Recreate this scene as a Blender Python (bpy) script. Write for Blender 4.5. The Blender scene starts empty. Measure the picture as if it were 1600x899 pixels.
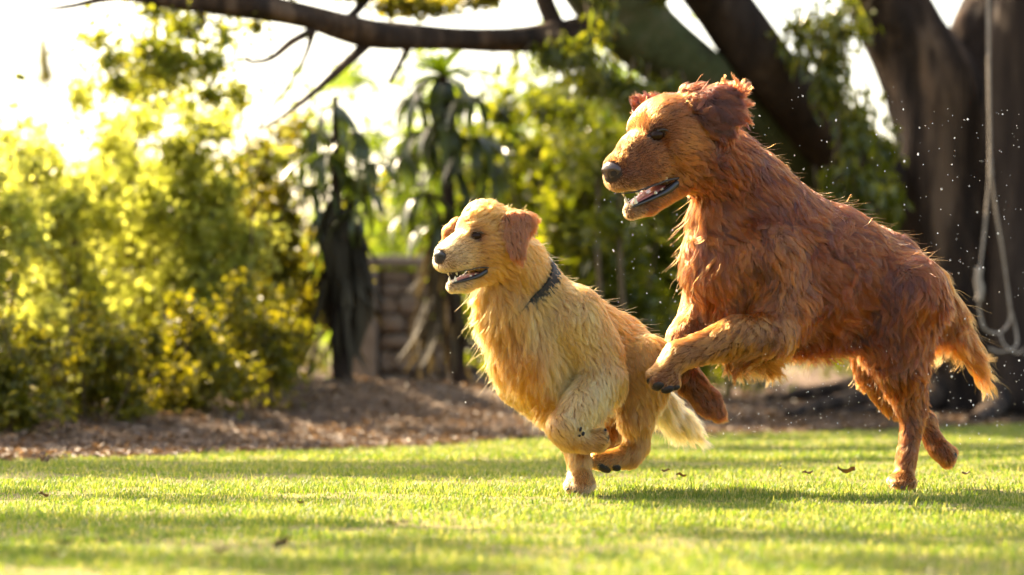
import bpy, bmesh, math, random
import numpy as np
from mathutils import Vector, Matrix, kdtree

random.seed(7)
RNG = np.random.default_rng(7)
scene = bpy.context.scene
COL = scene.collection

# ------------------------------------------------------------------ camera
FPX = 4444.4            # focal length in photo pixels (100 mm on a 36 mm sensor)
CAMH = 0.3275
HORIZON = 550.0         # row of the horizon in the 1600x899 photograph
cam = bpy.data.cameras.new('camera')
cam.lens = 100.0; cam.sensor_width = 36.0
cam.shift_y = (HORIZON - 449.5) / 1600.0
cam.clip_start = 0.1; cam.clip_end = 3000
cam.dof.use_dof = True
cam.dof.focus_distance = 6.86
cam.dof.aperture_fstop = 2.7
cam.dof.aperture_blades = 0
cam_o = bpy.data.objects.new('camera', cam); COL.objects.link(cam_o)
cam_o.location = (0, 0, CAMH); cam_o.rotation_euler = (math.radians(90), 0, 0)
scene.camera = cam_o

# ------------------------------------------------------------------ sky and sun
SUN_AZ = math.radians(47)     # to the left of straight ahead
SUN_EL = math.radians(41)
SUN = np.array([-math.sin(SUN_AZ) * math.cos(SUN_EL), math.cos(SUN_AZ) * math.cos(SUN_EL), math.sin(SUN_EL)])
world = bpy.data.worlds.new('World'); scene.world = world; world.use_nodes = True
wn = world.node_tree.nodes; wl = world.node_tree.links
bg = wn['Background']
sky = wn.new('ShaderNodeTexSky'); sky.sky_type = 'NISHITA'; sky.sun_disc = False
sky.sun_elevation = SUN_EL
sky.sun_rotation = -SUN_AZ
sky.air_density = 1.0; sky.dust_density = 4.0; sky.ozone_density = 0.6
wl.new(sky.outputs[0], bg.inputs[0]); bg.inputs[1].default_value = 0.125
sl = bpy.data.lights.new('sun', 'SUN'); sl.energy = 5.0; sl.angle = math.radians(0.6); sl.color = (1.0, 0.87, 0.68)
sun_o = bpy.data.objects.new('sun', sl); COL.objects.link(sun_o)
sun_o.rotation_euler = Vector(SUN).to_track_quat('Z', 'Y').to_euler()
sun_o.location = (-8, 12, 12)
scene.view_settings.view_transform = 'Standard'
scene.view_settings.look = 'None'
scene.view_settings.gamma = 1.0
scene.view_settings.use_curve_mapping = False
scene.view_settings.exposure = 2.32
scene.view_settings.use_white_balance = True
scene.view_settings.white_balance_temperature = 7400
scene.view_settings.white_balance_tint = 10

scene.render.engine = 'CYCLES'
cy = scene.cycles
cy.use_denoising = True
cy.use_adaptive_sampling = True; cy.adaptive_threshold = 0.006
cy.max_bounces = 10; cy.diffuse_bounces = 6; cy.glossy_bounces = 3; cy.transmission_bounces = 7; cy.transparent_max_bounces = 8
cy.sample_clamp_indirect = 6.0
cy.caustics_reflective = False; cy.caustics_refractive = False
try:
    scene.cycles_curves.shape = 'RIBBONS'
except Exception:
    pass

# ------------------------------------------------------------------ helpers
def P(px, py, d):
    """a point seen at photo pixel (px, py) and standing d metres away"""
    return np.array([(px - 800.0) / FPX * d, d, CAMH + (HORIZON - py) / FPX * d])

def link(name, data, parent=None):
    o = bpy.data.objects.new(name, data); COL.objects.link(o)
    if parent is not None: o.parent = parent
    return o

def tag(o, label=None, cat=None, group=None, kind=None):
    if label: o['label'] = label
    if cat: o['category'] = cat
    if group: o['group'] = group
    if kind: o['kind'] = kind
    return o

def empty(name, loc=(0, 0, 0)):
    o = link(name, None); o.location = loc; o.empty_display_size = 0.1
    return o

def mesh_np(name, verts, faces, smooth=False, mat=None):
    """faces: (n,3) or (n,4) array"""
    verts = np.asarray(verts, dtype=np.float32); faces = np.asarray(faces, dtype=np.int32)
    me = bpy.data.meshes.new(name)
    n, k = faces.shape
    me.vertices.add(len(verts)); me.vertices.foreach_set('co', verts.ravel())
    me.loops.add(n * k); me.loops.foreach_set('vertex_index', faces.ravel())
    me.polygons.add(n)
    me.polygons.foreach_set('loop_start', np.arange(0, n * k, k, dtype=np.int32))
    me.polygons.foreach_set('loop_total', np.full(n, k, dtype=np.int32))
    me.polygons.foreach_set('use_smooth', np.full(n, smooth, dtype=bool))
    me.update(calc_edges=True); me.validate()
    if mat: me.materials.append(mat)
    return me

def norm(v, axis=-1):
    return v / np.maximum(np.linalg.norm(v, axis=axis, keepdims=True), 1e-9)

def vnoise(p, wl_, seed, n=6):
    """smooth vector noise: sums of sines, about [-1, 1]"""
    r = np.random.default_rng(seed)
    out = np.zeros((len(p), 3))
    for i in range(n):
        k = norm(r.normal(size=3)) * 2 * math.pi / (wl_ * r.uniform(0.6, 1.6))
        out += np.sin(p @ k + r.uniform(0, 6.28))[:, None] * norm(r.normal(size=3))
    return out / math.sqrt(n) * 1.2

def snoise(p, wl_, seed, n=6):
    return vnoise(p, wl_, seed, n)[:, 0] * 1.5

# ------------------------------------------------------------------ materials
def new_mat(name):
    m = bpy.data.materials.new(name); m.use_nodes = True
    nt = m.node_tree
    for n_ in list(nt.nodes): nt.nodes.remove(n_)
    out = nt.nodes.new('ShaderNodeOutputMaterial')
    return m, nt.nodes, nt.links, out

def principled(nodes, color=(.5, .5, .5), rough=.6, spec=.4):
    b = nodes.new('ShaderNodeBsdfPrincipled')
    b.inputs['Base Color'].default_value = (*color, 1); b.inputs['Roughness'].default_value = rough
    b.inputs['Specular IOR Level'].default_value = spec
    return b

def ramp(nodes, stops):
    r = nodes.new('ShaderNodeValToRGB'); cr = r.color_ramp
    while len(cr.elements) < len(stops): cr.elements.new(0.5)
    for e, (p, c) in zip(cr.elements, stops): e.position = p; e.color = (*c, 1)
    return r

def leaf_mat(name, stops, trans=0.5, rough=0.45, spec=0.4, tint=(1.15, 1.05, .45), nscale=2.2):
    """leaf: a glossy diffuse face with light passing through it; colour varies from leaf to leaf"""
    m, N, L, out = new_mat(name)
    g = N.new('ShaderNodeNewGeometry')
    nz = N.new('ShaderNodeTexNoise'); nz.inputs['Scale'].default_value = nscale; nz.inputs['Detail'].default_value = 3
    L.new(g.outputs['Position'], nz.inputs['Vector'])
    mx = N.new('ShaderNodeMath'); mx.operation = 'MULTIPLY_ADD'; mx.inputs[1].default_value = 0.55
    L.new(g.outputs['Random Per Island'], mx.inputs[0])
    sc_ = N.new('ShaderNodeMath'); sc_.operation = 'MULTIPLY'; sc_.inputs[1].default_value = 0.5
    L.new(nz.outputs['Fac'], sc_.inputs[0]); L.new(sc_.outputs[0], mx.inputs[2])
    rp = ramp(N, stops); L.new(mx.outputs[0], rp.inputs[0])
    b = principled(N, rough=rough, spec=spec); L.new(rp.outputs[0], b.inputs['Base Color'])
    t = N.new('ShaderNodeBsdfTranslucent')
    mul = N.new('ShaderNodeMix'); mul.data_type = 'RGBA'; mul.blend_type = 'MULTIPLY'; mul.inputs[0].default_value = 1
    L.new(rp.outputs[0], mul.inputs[6]); mul.inputs[7].default_value = (tint[0] * 1.9, tint[1] * 1.9, tint[2] * 1.9, 1)
    L.new(mul.outputs[2], t.inputs[0])
    ms = N.new('ShaderNodeMixShader'); ms.inputs[0].default_value = trans
    L.new(b.outputs[0], ms.inputs[1]); L.new(t.outputs[0], ms.inputs[2]); L.new(ms.outputs[0], out.inputs[0])
    return m

def noise_mat(name, stops, scale=6, rough=.85, bump=.4, bscale=None, spec=.25, stretch=(1, 1, 1), detail=6, bdist=.02):
    m, N, L, out = new_mat(name)
    tc = N.new('ShaderNodeTexCoord'); mp = N.new('ShaderNodeMapping'); mp.inputs['Scale'].default_value = stretch
    L.new(tc.outputs['Object'], mp.inputs['Vector'])
    nz = N.new('ShaderNodeTexNoise'); nz.inputs['Scale'].default_value = scale; nz.inputs['Detail'].default_value = detail
    nz.inputs['Roughness'].default_value = .65
    L.new(mp.outputs[0], nz.inputs['Vector'])
    rp = ramp(N, stops); L.new(nz.outputs['Fac'], rp.inputs[0])
    b = principled(N, rough=rough, spec=spec); L.new(rp.outputs[0], b.inputs['Base Color'])
    n2 = N.new('ShaderNodeTexNoise'); n2.inputs['Scale'].default_value = bscale or scale * 3; n2.inputs['Detail'].default_value = 5
    L.new(mp.outputs[0], n2.inputs['Vector'])
    bp = N.new('ShaderNodeBump'); bp.inputs['Strength'].default_value = bump; bp.inputs['Distance'].default_value = bdist
    L.new(n2.outputs['Fac'], bp.inputs['Height']); L.new(bp.outputs[0], b.inputs['Normal'])
    L.new(b.outputs[0], out.inputs[0])
    return m

M = {}
M['soil'] = noise_mat('soil', [(.3, (.04, .023, .012)), (.55, (.10, .06, .033)), (.75, (.18, .115, .07))], 9, .95, .8)
M['turf_soil'] = noise_mat('turf_soil', [(.3, (.08, .075, .018)), (.55, (.15, .13, .035)), (.8, (.26, .205, .09))], 26, .95, .6)
M['bark'] = noise_mat('bark', [(.36, (.012, .007, .004)), (.5, (.036, .021, .012)), (.64, (.125, .076, .044))], 7.0, .9, 1.0, 12, stretch=(1, 1, .14), bdist=.09)
M['bark_dark'] = noise_mat('bark_dark', [(.34, (.012, .007, .005)), (.55, (.032, .02, .013)), (.72, (.075, .05, .033))], 6, .9, 1.0, 16, stretch=(1, 1, .16), bdist=.02)
M['bark_moss'] = noise_mat('bark_moss', [(.35, (.028, .030, .012)), (.5, (.05, .06, .022)), (.7, (.10, .085, .05))], 4, .95, .8, 14, bdist=.03)
M['stem'] = noise_mat('stem', [(.3, (.06, .04, .02)), (.7, (.14, .10, .05))], 8, .8, .3)
M['stone'] = noise_mat('stone', [(.3, (.10, .072, .05)), (.55, (.22, .165, .115)), (.8, (.36, .29, .21))], 7, .9, .6, 22, bdist=.01)
M['mortar'] = noise_mat('mortar', [(.3, (.06, .048, .036)), (.7, (.11, .09, .07))], 12, .95, .5)
M['cap'] = noise_mat('cap', [(.3, (.16, .125, .09)), (.7, (.27, .22, .165))], 6, .9, .4)
M['rope'] = noise_mat('rope', [(.3, (.20, .165, .13)), (.7, (.32, .27, .22))], 30, .9, .5, 60, bdist=.004)
M['grass'] = leaf_mat('grass', [(.0, (.046, .098, .012)), (.35, (.080, .135, .018)), (.60, (.135, .170, .028)), (.82, (.34, .30, .13))], .45, .5, .35, (1.0, 1.0, .5), 9.0)
M['shrub_yellow'] = leaf_mat('shrub_yellow', [(.1, (.12, .135, .012)), (.4, (.23, .235, .05)), (.75, (.36, .35, .11))], .68, .3, .6, (1.05, 1.08, .66))
M['shrub_olive'] = leaf_mat('shrub_olive', [(.1, (.05, .055, .008)), (.5, (.10, .10, .012)), (.85, (.24, .21, .03))], .55, .4, .4, (1.15, 1.05, .35))
M['feather'] = leaf_mat('feather', [(.1, (.06, .09, .012)), (.5, (.12, .16, .02)), (.85, (.22, .25, .04))], .6, .35, .5, (1.0, 1.1, .4))
M['bush_dark'] = leaf_mat('bush_dark', [(.1, (.022, .022, .005)), (.5, (.05, .045, .008)), (.8, (.10, .085, .012)), (.95, (.22, .18, .03))], .45, .4, .4, (1.15, 1.0, .35))
M['vine'] = leaf_mat('vine', [(.05, (.030, .042, .008)), (.4, (.075, .095, .012)), (.7, (.14, .155, .018)), (.9, (.30, .28, .07))], .55, .22, .8, (1.08, 1.05, .3))
M['canopy'] = leaf_mat('canopy', [(.1, (.06, .075, .012)), (.5, (.12, .125, .016)), (.85, (.26, .22, .04))], .58, .4, .4)
M['far_leaf'] = leaf_mat('far_leaf', [(.1, (.10, .14, .02)), (.5, (.18, .21, .035)), (.85, (.28, .27, .06))], .5, .5, .3)
M['palm_leaf'] = leaf_mat('palm_leaf', [(.1, (.018, .028, .007)), (.5, (.038, .052, .011)), (.85, (.085, .10, .018))], .35, .35, .6, (1.0, 1.1, .35))
M['palm_top'] = leaf_mat('palm_top', [(.1, (.05, .085, .012)), (.5, (.10, .14, .016)), (.85, (.15, .18, .02))], .5, .35, .5, (1.0, 1.1, .3))
M['dry_leaf'] = leaf_mat('dry_leaf', [(.1, (.014, .011, .006)), (.5, (.032, .025, .014)), (.8, (.10, .082, .05))], .2, .75, .2, (1, .9, .6))
M['litter'] = leaf_mat('litter', [(.1, (.028, .017, .009)), (.45, (.08, .050, .028)), (.7, (.15, .10, .062)), (.95, (.40, .30, .21))], .2, .6, .4, (1.0, .8, .5))
M['fallen'] = leaf_mat('fallen', [(.1, (.022, .013, .006)), (.5, (.045, .026, .010)), (.9, (.09, .055, .02))], .15, .5, .4, (.8, .6, .3))

# ------------------------------------------------------------------ terrain
def lawn_edge(x):
    """distance of the lawn's far edge at each x"""
    return 10.8 + 1.12 * x + 0.13 * np.sin(x * 2.3 + 1) + 0.07 * np.sin(x * 6.1) + 0.05 * np.sin(x * 13.7 + 2)

def ground_z(x, y):
    x = np.asarray(x, float); y = np.asarray(y, float)
    s = np.clip((y - lawn_edge(x)) / 3.0, 0, 1); s = s * s * (3 - 2 * s)
    mound = 0.10 * s
    mound = mound + 0.10 * np.exp(-((x + .75) / .9) ** 2 - ((y - 13.0) / 1.1) ** 2)
    mound = mound + s * (0.022 * np.sin(x * 3.1 + y * 1.7) + 0.015 * np.sin(x * 7.3 - y * 4.1))
    base = -0.02 + 0.006 * np.sin(x * 2.1 + 1.3) * np.sin(y * 1.3)
    return base + mound

def make_ground():
    xs = np.concatenate([[-1500, -400, -120, -50, -20], np.linspace(-9, 9, 121), [20, 50, 120, 400, 1500]])
    ys = np.concatenate([[-40, -5], np.linspace(1.5, 24, 151), [30, 50, 120, 400, 2000]])
    X, Y = np.meshgrid(xs, ys, indexing='ij'); Z = ground_z(np.clip(X, -12, 12), np.clip(Y, -10, 26)) - 0.004
    v = np.stack([X, Y, Z], -1).reshape(-1, 3); ny = len(ys)
    i, j = np.meshgrid(np.arange(len(xs) - 1), np.arange(ny - 1), indexing='ij')
    a = (i * ny + j).ravel()
    me = mesh_np('ground', v, np.stack([a, a + ny, a + ny + 1, a + 1], -1), True, M['soil'])
    tag(link('ground', me), kind='structure')
    # lawn sheet
    us = np.linspace(-6, 7, 120); vs = np.linspace(0, 1, 90)
    U, V = np.meshgrid(us, vs, indexing='ij')
    Y = -3 + V * (lawn_edge(U) + 3)
    v = np.stack([U, Y, ground_z(U, Y) + 0.002], -1).reshape(-1, 3); ny = len(vs)
    i, j = np.meshgrid(np.arange(len(us) - 1), np.arange(ny - 1), indexing='ij'); a = (i * ny + j).ravel()
    me = mesh_np('lawn', v, np.stack([a, a + ny, a + ny + 1, a + 1], -1), True, M['turf_soil'])
    tag(link('lawn', me), kind='structure')
make_ground()

def make_grass():
    # blades: density falls with distance because far blades overlap more in view
    ps = []
    for y0, y1, dens in ((3.6, 5.2, 20000), (5.2, 7.4, 23000), (7.4, 10, 11000), (10, 15.5, 5500)):
        w0 = 0.19 * y1 + 0.5
        n = int(dens * 2 * w0 * (y1 - y0))
        p = np.stack([RNG.uniform(-w0, w0, n), RNG.uniform(y0, y1, n)], -1)
        edge = lawn_edge(p[:, 0]) + RNG.normal(0, .10, n)
        q3 = np.concatenate([p, np.zeros((n, 1))], -1)
        thin = snoise(q3, .5, 15) + .6 * snoise(q3, .16, 16) < -.75 + .9 * (RNG.random(n) - .5)
        ps.append(p[(p[:, 1] < edge) & ~(thin & (RNG.random(n) < .75))])
    p = np.concatenate(ps); n = len(p)
    z = ground_z(p[:, 0], p[:, 1])
    p3 = np.concatenate([p, np.zeros((n, 1))], -1)
    tuft = np.clip(0.95 + 0.35 * snoise(p3, .35, 5) + 0.45 * snoise(p3, .07, 6), .25, 2.0)
    h = RNG.uniform(.006, .0155, n) * tuft
    tall = RNG.random(n) < .012; h[tall] *= RNG.uniform(1.4, 2.2, tall.sum())
    w = RNG.uniform(.0008, .0018, n) * np.where(p[:, 1] > 9, 1.6, 1.0)
    az = RNG.uniform(0, 2 * math.pi, n); face = az + RNG.normal(math.pi / 2, .4, n)
    lean = RNG.uniform(.1, .95, n) * h
    d = np.stack([np.cos(az), np.sin(az), np.zeros(n)], -1); s = np.stack([np.cos(face), np.sin(face), np.zeros(n)], -1)
    base = np.stack([p[:, 0], p[:, 1], z], -1)
    up = np.array([0, 0, 1.0])
    mid = base + d * (lean * .35)[:, None] + up * (h * .6)[:, None]
    tip = base + d * lean[:, None] + up * h[:, None]
    W = w[:, None]
    v = np.stack([base - s * W, base + s * W, mid + s * W * .8, mid - s * W * .8, tip], 1).reshape(-1, 3)
    o = np.arange(n)[:, None] * 5
    f = np.concatenate([o + [0, 1, 2], o + [0, 2, 3], o + [3, 2, 4]], 0)
    me = mesh_np('lawn_grass', v, f, False, M['grass'])
    o_ = link('lawn_grass', me)
    tag(o_, 'short sunlit yellow green grass covering the lawn', 'grass', kind='stuff')
make_grass()

def leaf_quads(c, d, nrm, ln, wd, fold=.25, droop=0.0):
    """leaves as folded diamonds: centre c, direction d, normal nrm, length ln, width wd"""
    n = len(c); d = norm(d); s = norm(np.cross(d, nrm)); u = np.cross(s, d)
    L_ = ln[:, None]; W = wd[:, None]
    a = c - d * L_ * .5; e = c + d * L_ * .5 - np.array([0, 0, 1.0]) * L_ * droop
    l = c + s * W * .5 + u * W * fold; r = c - s * W * .5 + u * W * fold
    v = np.stack([a, r, e, l], 1).reshape(-1, 3)
    o = np.arange(n)[:, None] * 4
    return v, np.concatenate([o + [0, 1, 2], o + [0, 2, 3]], 0)

def make_litter():
    n = 42000
    x = RNG.uniform(-4.2, 5.2, n); y = lawn_edge(x) + RNG.exponential(1.8, n) - .12
    ok = y < 20; x, y = x[ok], y[ok]; n = len(x)
    c = np.stack([x, y, ground_z(x, y) + RNG.uniform(.002, .02, n)], -1)
    d = np.stack([RNG.normal(size=n), RNG.normal(size=n), RNG.normal(0, .25, n)], -1)
    nr = np.stack([RNG.normal(0, .5, n), RNG.normal(0, .5, n), np.ones(n)], -1)
    v, f = leaf_quads(c, d, nr, RNG.uniform(.015, .05, n), RNG.uniform(.008, .022, n))
    o = link('leaf_litter', mesh_np('leaf_litter', v, f, False, M['litter']))
    tag(o, 'brown dead leaves littering the bare bed behind the lawn', 'leaf litter', kind='stuff')
make_litter()

# ------------------------------------------------------------------ tubes
def tube(pts, rads, seg=14, sub=6, wob=0.06, seed=0, cap=True, ridge=0.0):
    """a tapering limb through pts (Catmull-Rom), with uneven girth"""
    pts = np.asarray(pts, float); rads = np.asarray(rads, float)
    q = np.concatenate([[2 * pts[0] - pts[1]], pts, [2 * pts[-1] - pts[-2]]]); qr = np.concatenate([[rads[0]], rads, [rads[-1]]])
    C, R = [], []
    for i in range(len(pts) - 1):
        p0, p1, p2, p3 = q[i:i + 4]; r1, r2 = qr[i + 1], qr[i + 2]
        for t in np.linspace(0, 1, sub, endpoint=False):
            C.append(.5 * (2 * p1 + (p2 - p0) * t + (2 * p0 - 5 * p1 + 4 * p2 - p3) * t * t + (3 * p1 - p0 - 3 * p2 + p3) * t ** 3))
            R.append(r1 + (r2 - r1) * (t * t * (3 - 2 * t)))
    C.append(pts[-1]); R.append(rads[-1]); C = np.array(C); R = np.array(R)
    T = norm(np.gradient(C, axis=0))
    ref = np.array([0, 1.0, 0.15]); A = norm(np.cross(T, ref)); B = np.cross(T, A)
    th = np.linspace(0, 2 * math.pi, seg, endpoint=False)
    rg = np.random.default_rng(seed)
    ph = rg.uniform(0, 6.28, 6)
    g = np.ones((len(C), seg))
    s_ = np.arange(len(C))[:, None] * .35
    g += wob * np.sin(2 * th[None] + ph[0] + s_) + wob * .7 * np.sin(3 * th[None] + ph[1] - s_ * 1.3) + wob * .5 * np.sin(5 * th[None] + ph[2] + s_ * .7)
    if ridge: g += ridge * np.abs(np.sin(4 * th[None] + ph[3] + .1 * s_)) - ridge * .5
    ring = C[:, None] + (A[:, None] * np.cos(th)[None, :, None] + B[:, None] * np.sin(th)[None, :, None]) * (R[:, None] * g)[..., None]
    n = len(C); v = ring.reshape(-1, 3)
    i, j = np.meshgrid(np.arange(n - 1), np.arange(seg), indexing='ij'); a = (i * seg + j).ravel(); b = (i * seg + (j + 1) % seg).ravel()
    f = [tuple(x) for x in np.stack([a, b, b + seg, a + seg], -1)]
    f = np.array(f)
    if cap:
        v = np.concatenate([v, C[:1], C[-1:]]); c0 = n * seg; c1 = c0 + 1
        k = np.arange(seg); k2 = (k + 1) % seg
        f = np.concatenate([f, np.stack([k2, k, np.full(seg, c0), np.full(seg, c0)], -1), np.stack([k + (n - 1) * seg, k2 + (n - 1) * seg, np.full(seg, c1), np.full(seg, c1)], -1)])
    return v, f

def mesh_any(name, v, f, mat, smooth=True):
    """quads, some of which repeat a corner (triangles)"""
    me = bpy.data.meshes.new(name)
    me.from_pydata([tuple(x) for x in v], [], [tuple(dict.fromkeys(int(i) for i in q)) for q in f])
    for p in me.polygons: p.use_smooth = smooth
    me.materials.append(mat); me.update()
    return me

def limb(name, parent, pix, mat, seed=0, base=(0, 0, 0), seg=14, sub=6, wob=.06, ridge=0.0):
    """pix: list of (px, py, depth, radius in px)"""
    pts = [P(a, b, d) - np.array(base) for a, b, d, r in pix]
    rads = [r * d / FPX for a, b, d, r in pix]
    v, f = tube(pts, rads, seg, sub, wob, seed, True, ridge)
    return link(name, mesh_any(name, v, f, mat), parent)

def tubes_joined(name, parent, lst, mat):
    V, F = [], []; off = 0
    for v, f in lst:
        V.append(v); F.append(f + off); off += len(v)
    return link(name, mesh_any(name, np.concatenate(V), np.concatenate(F), mat), parent)

# ------------------------------------------------------------------ foliage
def blob_leaves(blobs, n, ln, wd, seed, gap=.35, droop_dir=0.0, shell=.55, wl_=.35, jit=.15):
    """leaf positions spread through ellipsoid blobs [(centre, radii, weight)], with gaps where noise says so"""
    r = np.random.default_rng(seed)
    wts = np.array([b[2] for b in blobs], float); wts /= wts.sum()
    k = r.choice(len(blobs), size=int(n * 2.2), p=wts)
    cen = np.array([b[0] for b in blobs])[k]; rad = np.array([b[1] for b in blobs])[k]
    u = norm(r.normal(size=(len(k), 3))); rr = (shell + (1 - shell) * r.random(len(k))) ** 1.0 * (1 + jit * r.normal(size=len(k)))
    rr *= np.where(r.random(len(k)) < .25, r.random(len(k)), 1)
    p = cen + u * rad * rr[:, None]
    keep = snoise(p, wl_, seed + 3) + .5 * snoise(p, wl_ * .35, seed + 4) > -1 + 2 * gap - .9 * r.random(len(k))
    p = p[keep][:n]; u = u[keep][:n]; m = len(p)
    d = r.normal(size=(m, 3)) * .8 + u * .5; d[:, 2] -= droop_dir
    nr = r.normal(size=(m, 3)) * .7 + np.array([0, 0, .8]) + u * .3
    return p, d, nr, r.uniform(.65, 1.25, m) * ln, r.uniform(.7, 1.2, m) * wd

def foliage(name, parent, blobs, n, ln, wd, mat, seed, base=(0, 0, 0), **kw):
    p, d, nr, l, w = blob_leaves(blobs, n, ln, wd, seed, **kw)
    v, f = leaf_quads(p - np.array(base), d, nr, l, w, .2, .1)
    o = link(name, mesh_np(name, v, f, False, mat), parent); o['kind'] = 'stuff'
    return o

def shrub(name, label, px, d, h, half_w, n, mat, seed, lean=0, ln=.07, wd=.03, top_px=None, group=None, stems=7, gap=.33, cat='shrub', sm='stem', thick=1.0, full=1.0):
    x = (px - 800) / FPX * d
    z0 = float(ground_z(x, d)) - .02
    root = empty(name, (x, d, z0)); base = np.array([x, d, z0])
    tag(root, label, cat, group)
    r = np.random.default_rng(seed)
    blobs = []; st = []
    for i in range(stems):
        a = r.uniform(0, 6.28); rr = half_w * r.uniform(.1, .9)
        top = np.array([math.cos(a) * rr + lean, math.sin(a) * rr * .8, h * r.uniform(.62, 1.0)])
        foot = np.array([math.cos(a) * rr * .35, math.sin(a) * rr * .3, -.02])
        midp = foot * .45 + top * .55 + np.array([r.normal(0, .05), r.normal(0, .05), 0])
        v, f = tube([foot, midp, top], [(.006 * h + .003) * thick, (.004 * h + .002) * thick, .002], 6, 5, .05, seed + i)
        st.append((v, f))
        for t in np.linspace(.22, 1, 6):
            c = foot * (1 - t) ** 2 + 2 * midp * t * (1 - t) + top * t * t
            s = half_w * r.uniform(.25, .52) * (1.15 - .40 * t) * full
            blobs.append((base + c + r.normal(0, .07, 3), np.array([s, s, s * r.uniform(.7, 1.1)]), s * s * (.5 + t)))
    for v, f in st: link('stem', mesh_any('stem', v, f, M[sm]), root)
    foliage('foliage', root, blobs, n, ln, wd, mat, seed + 50, base, gap=gap, shell=.25, wl_=.22, jit=.22)
    return root
# ------------------------------------------------------------------ stone wall
def make_wall():
    d = 18.5
    zt = P(0, 400, d)[2]; z0 = 0.06
    x0, x1 = P(572, 0, d)[0], P(1180, 0, d)[0]
    root = empty('stone_wall', ((x0 + x1) / 2, d, z0))
    tag(root, 'low rubble stone garden wall with pale end pier, behind the golden dog', 'wall')
    def box(name, cx, cy, cz, sx, sy, sz, mat, parent, bev=.012, off=root):
        bm = bmesh.new(); bmesh.ops.create_cube(bm, size=1)
        for v in bm.verts: v.co = (v.co.x * sx, v.co.y * sy, v.co.z * sz)
        bmesh.ops.bevel(bm, geom=bm.edges[:], offset=bev, segments=1, affect='EDGES')
        me = bpy.data.meshes.new(name); bm.to_mesh(me); bm.free(); me.materials.append(mat)
        o = link(name, me, parent); o.location = Vector((cx, cy, cz)) - off.location
        return o
    h = zt - z0
    box('core', (x0 + x1) / 2, d + .14, z0 + h * .45, x1 - x0, .2, h * .9, M['mortar'], root)
    box('coping', (x0 + x1) / 2 + .05, d + .1, zt - .035, x1 - x0 + .1, .40, .07, M['cap'], root)
    box('pier', x0 - .01, d + .08, z0 + (h - .09) / 2, .17, .36, h - .09, M['cap'], root)
    # stones: a few shared shapes, one object each
    shapes = []
    for k in range(9):
        bm = bmesh.new(); bmesh.ops.create_cube(bm, size=1)
        bmesh.ops.bevel(bm, geom=bm.edges[:], offset=.16, segments=1, affect='EDGES')
        for v in bm.verts: v.co += Vector((random.uniform(-.07, .07), random.uniform(-.09, .09), random.uniform(-.08, .08)))
        me = bpy.data.meshes.new('stone'); bm.to_mesh(me); bm.free(); me.materials.append(M['stone']); shapes.append(me)
    z = z0
    while z < zt - .10:
        ch = random.uniform(.06, .15)
        ch = min(ch, zt - .075 - z)
        x = x0 + .09
        while x < x1:
            w = random.uniform(.07, .24)
            o = link('stone', random.choice(shapes), root)
            o.location = Vector((x + w / 2, d + .02 + random.uniform(-.015, .015), z + ch / 2)) - root.location
            o.scale = (w - .012, .13, ch - .012); o.rotation_euler = (0, random.uniform(-.06, .06), random.choice((0, math.pi)))
            x += w
        z += ch
make_wall()

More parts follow.
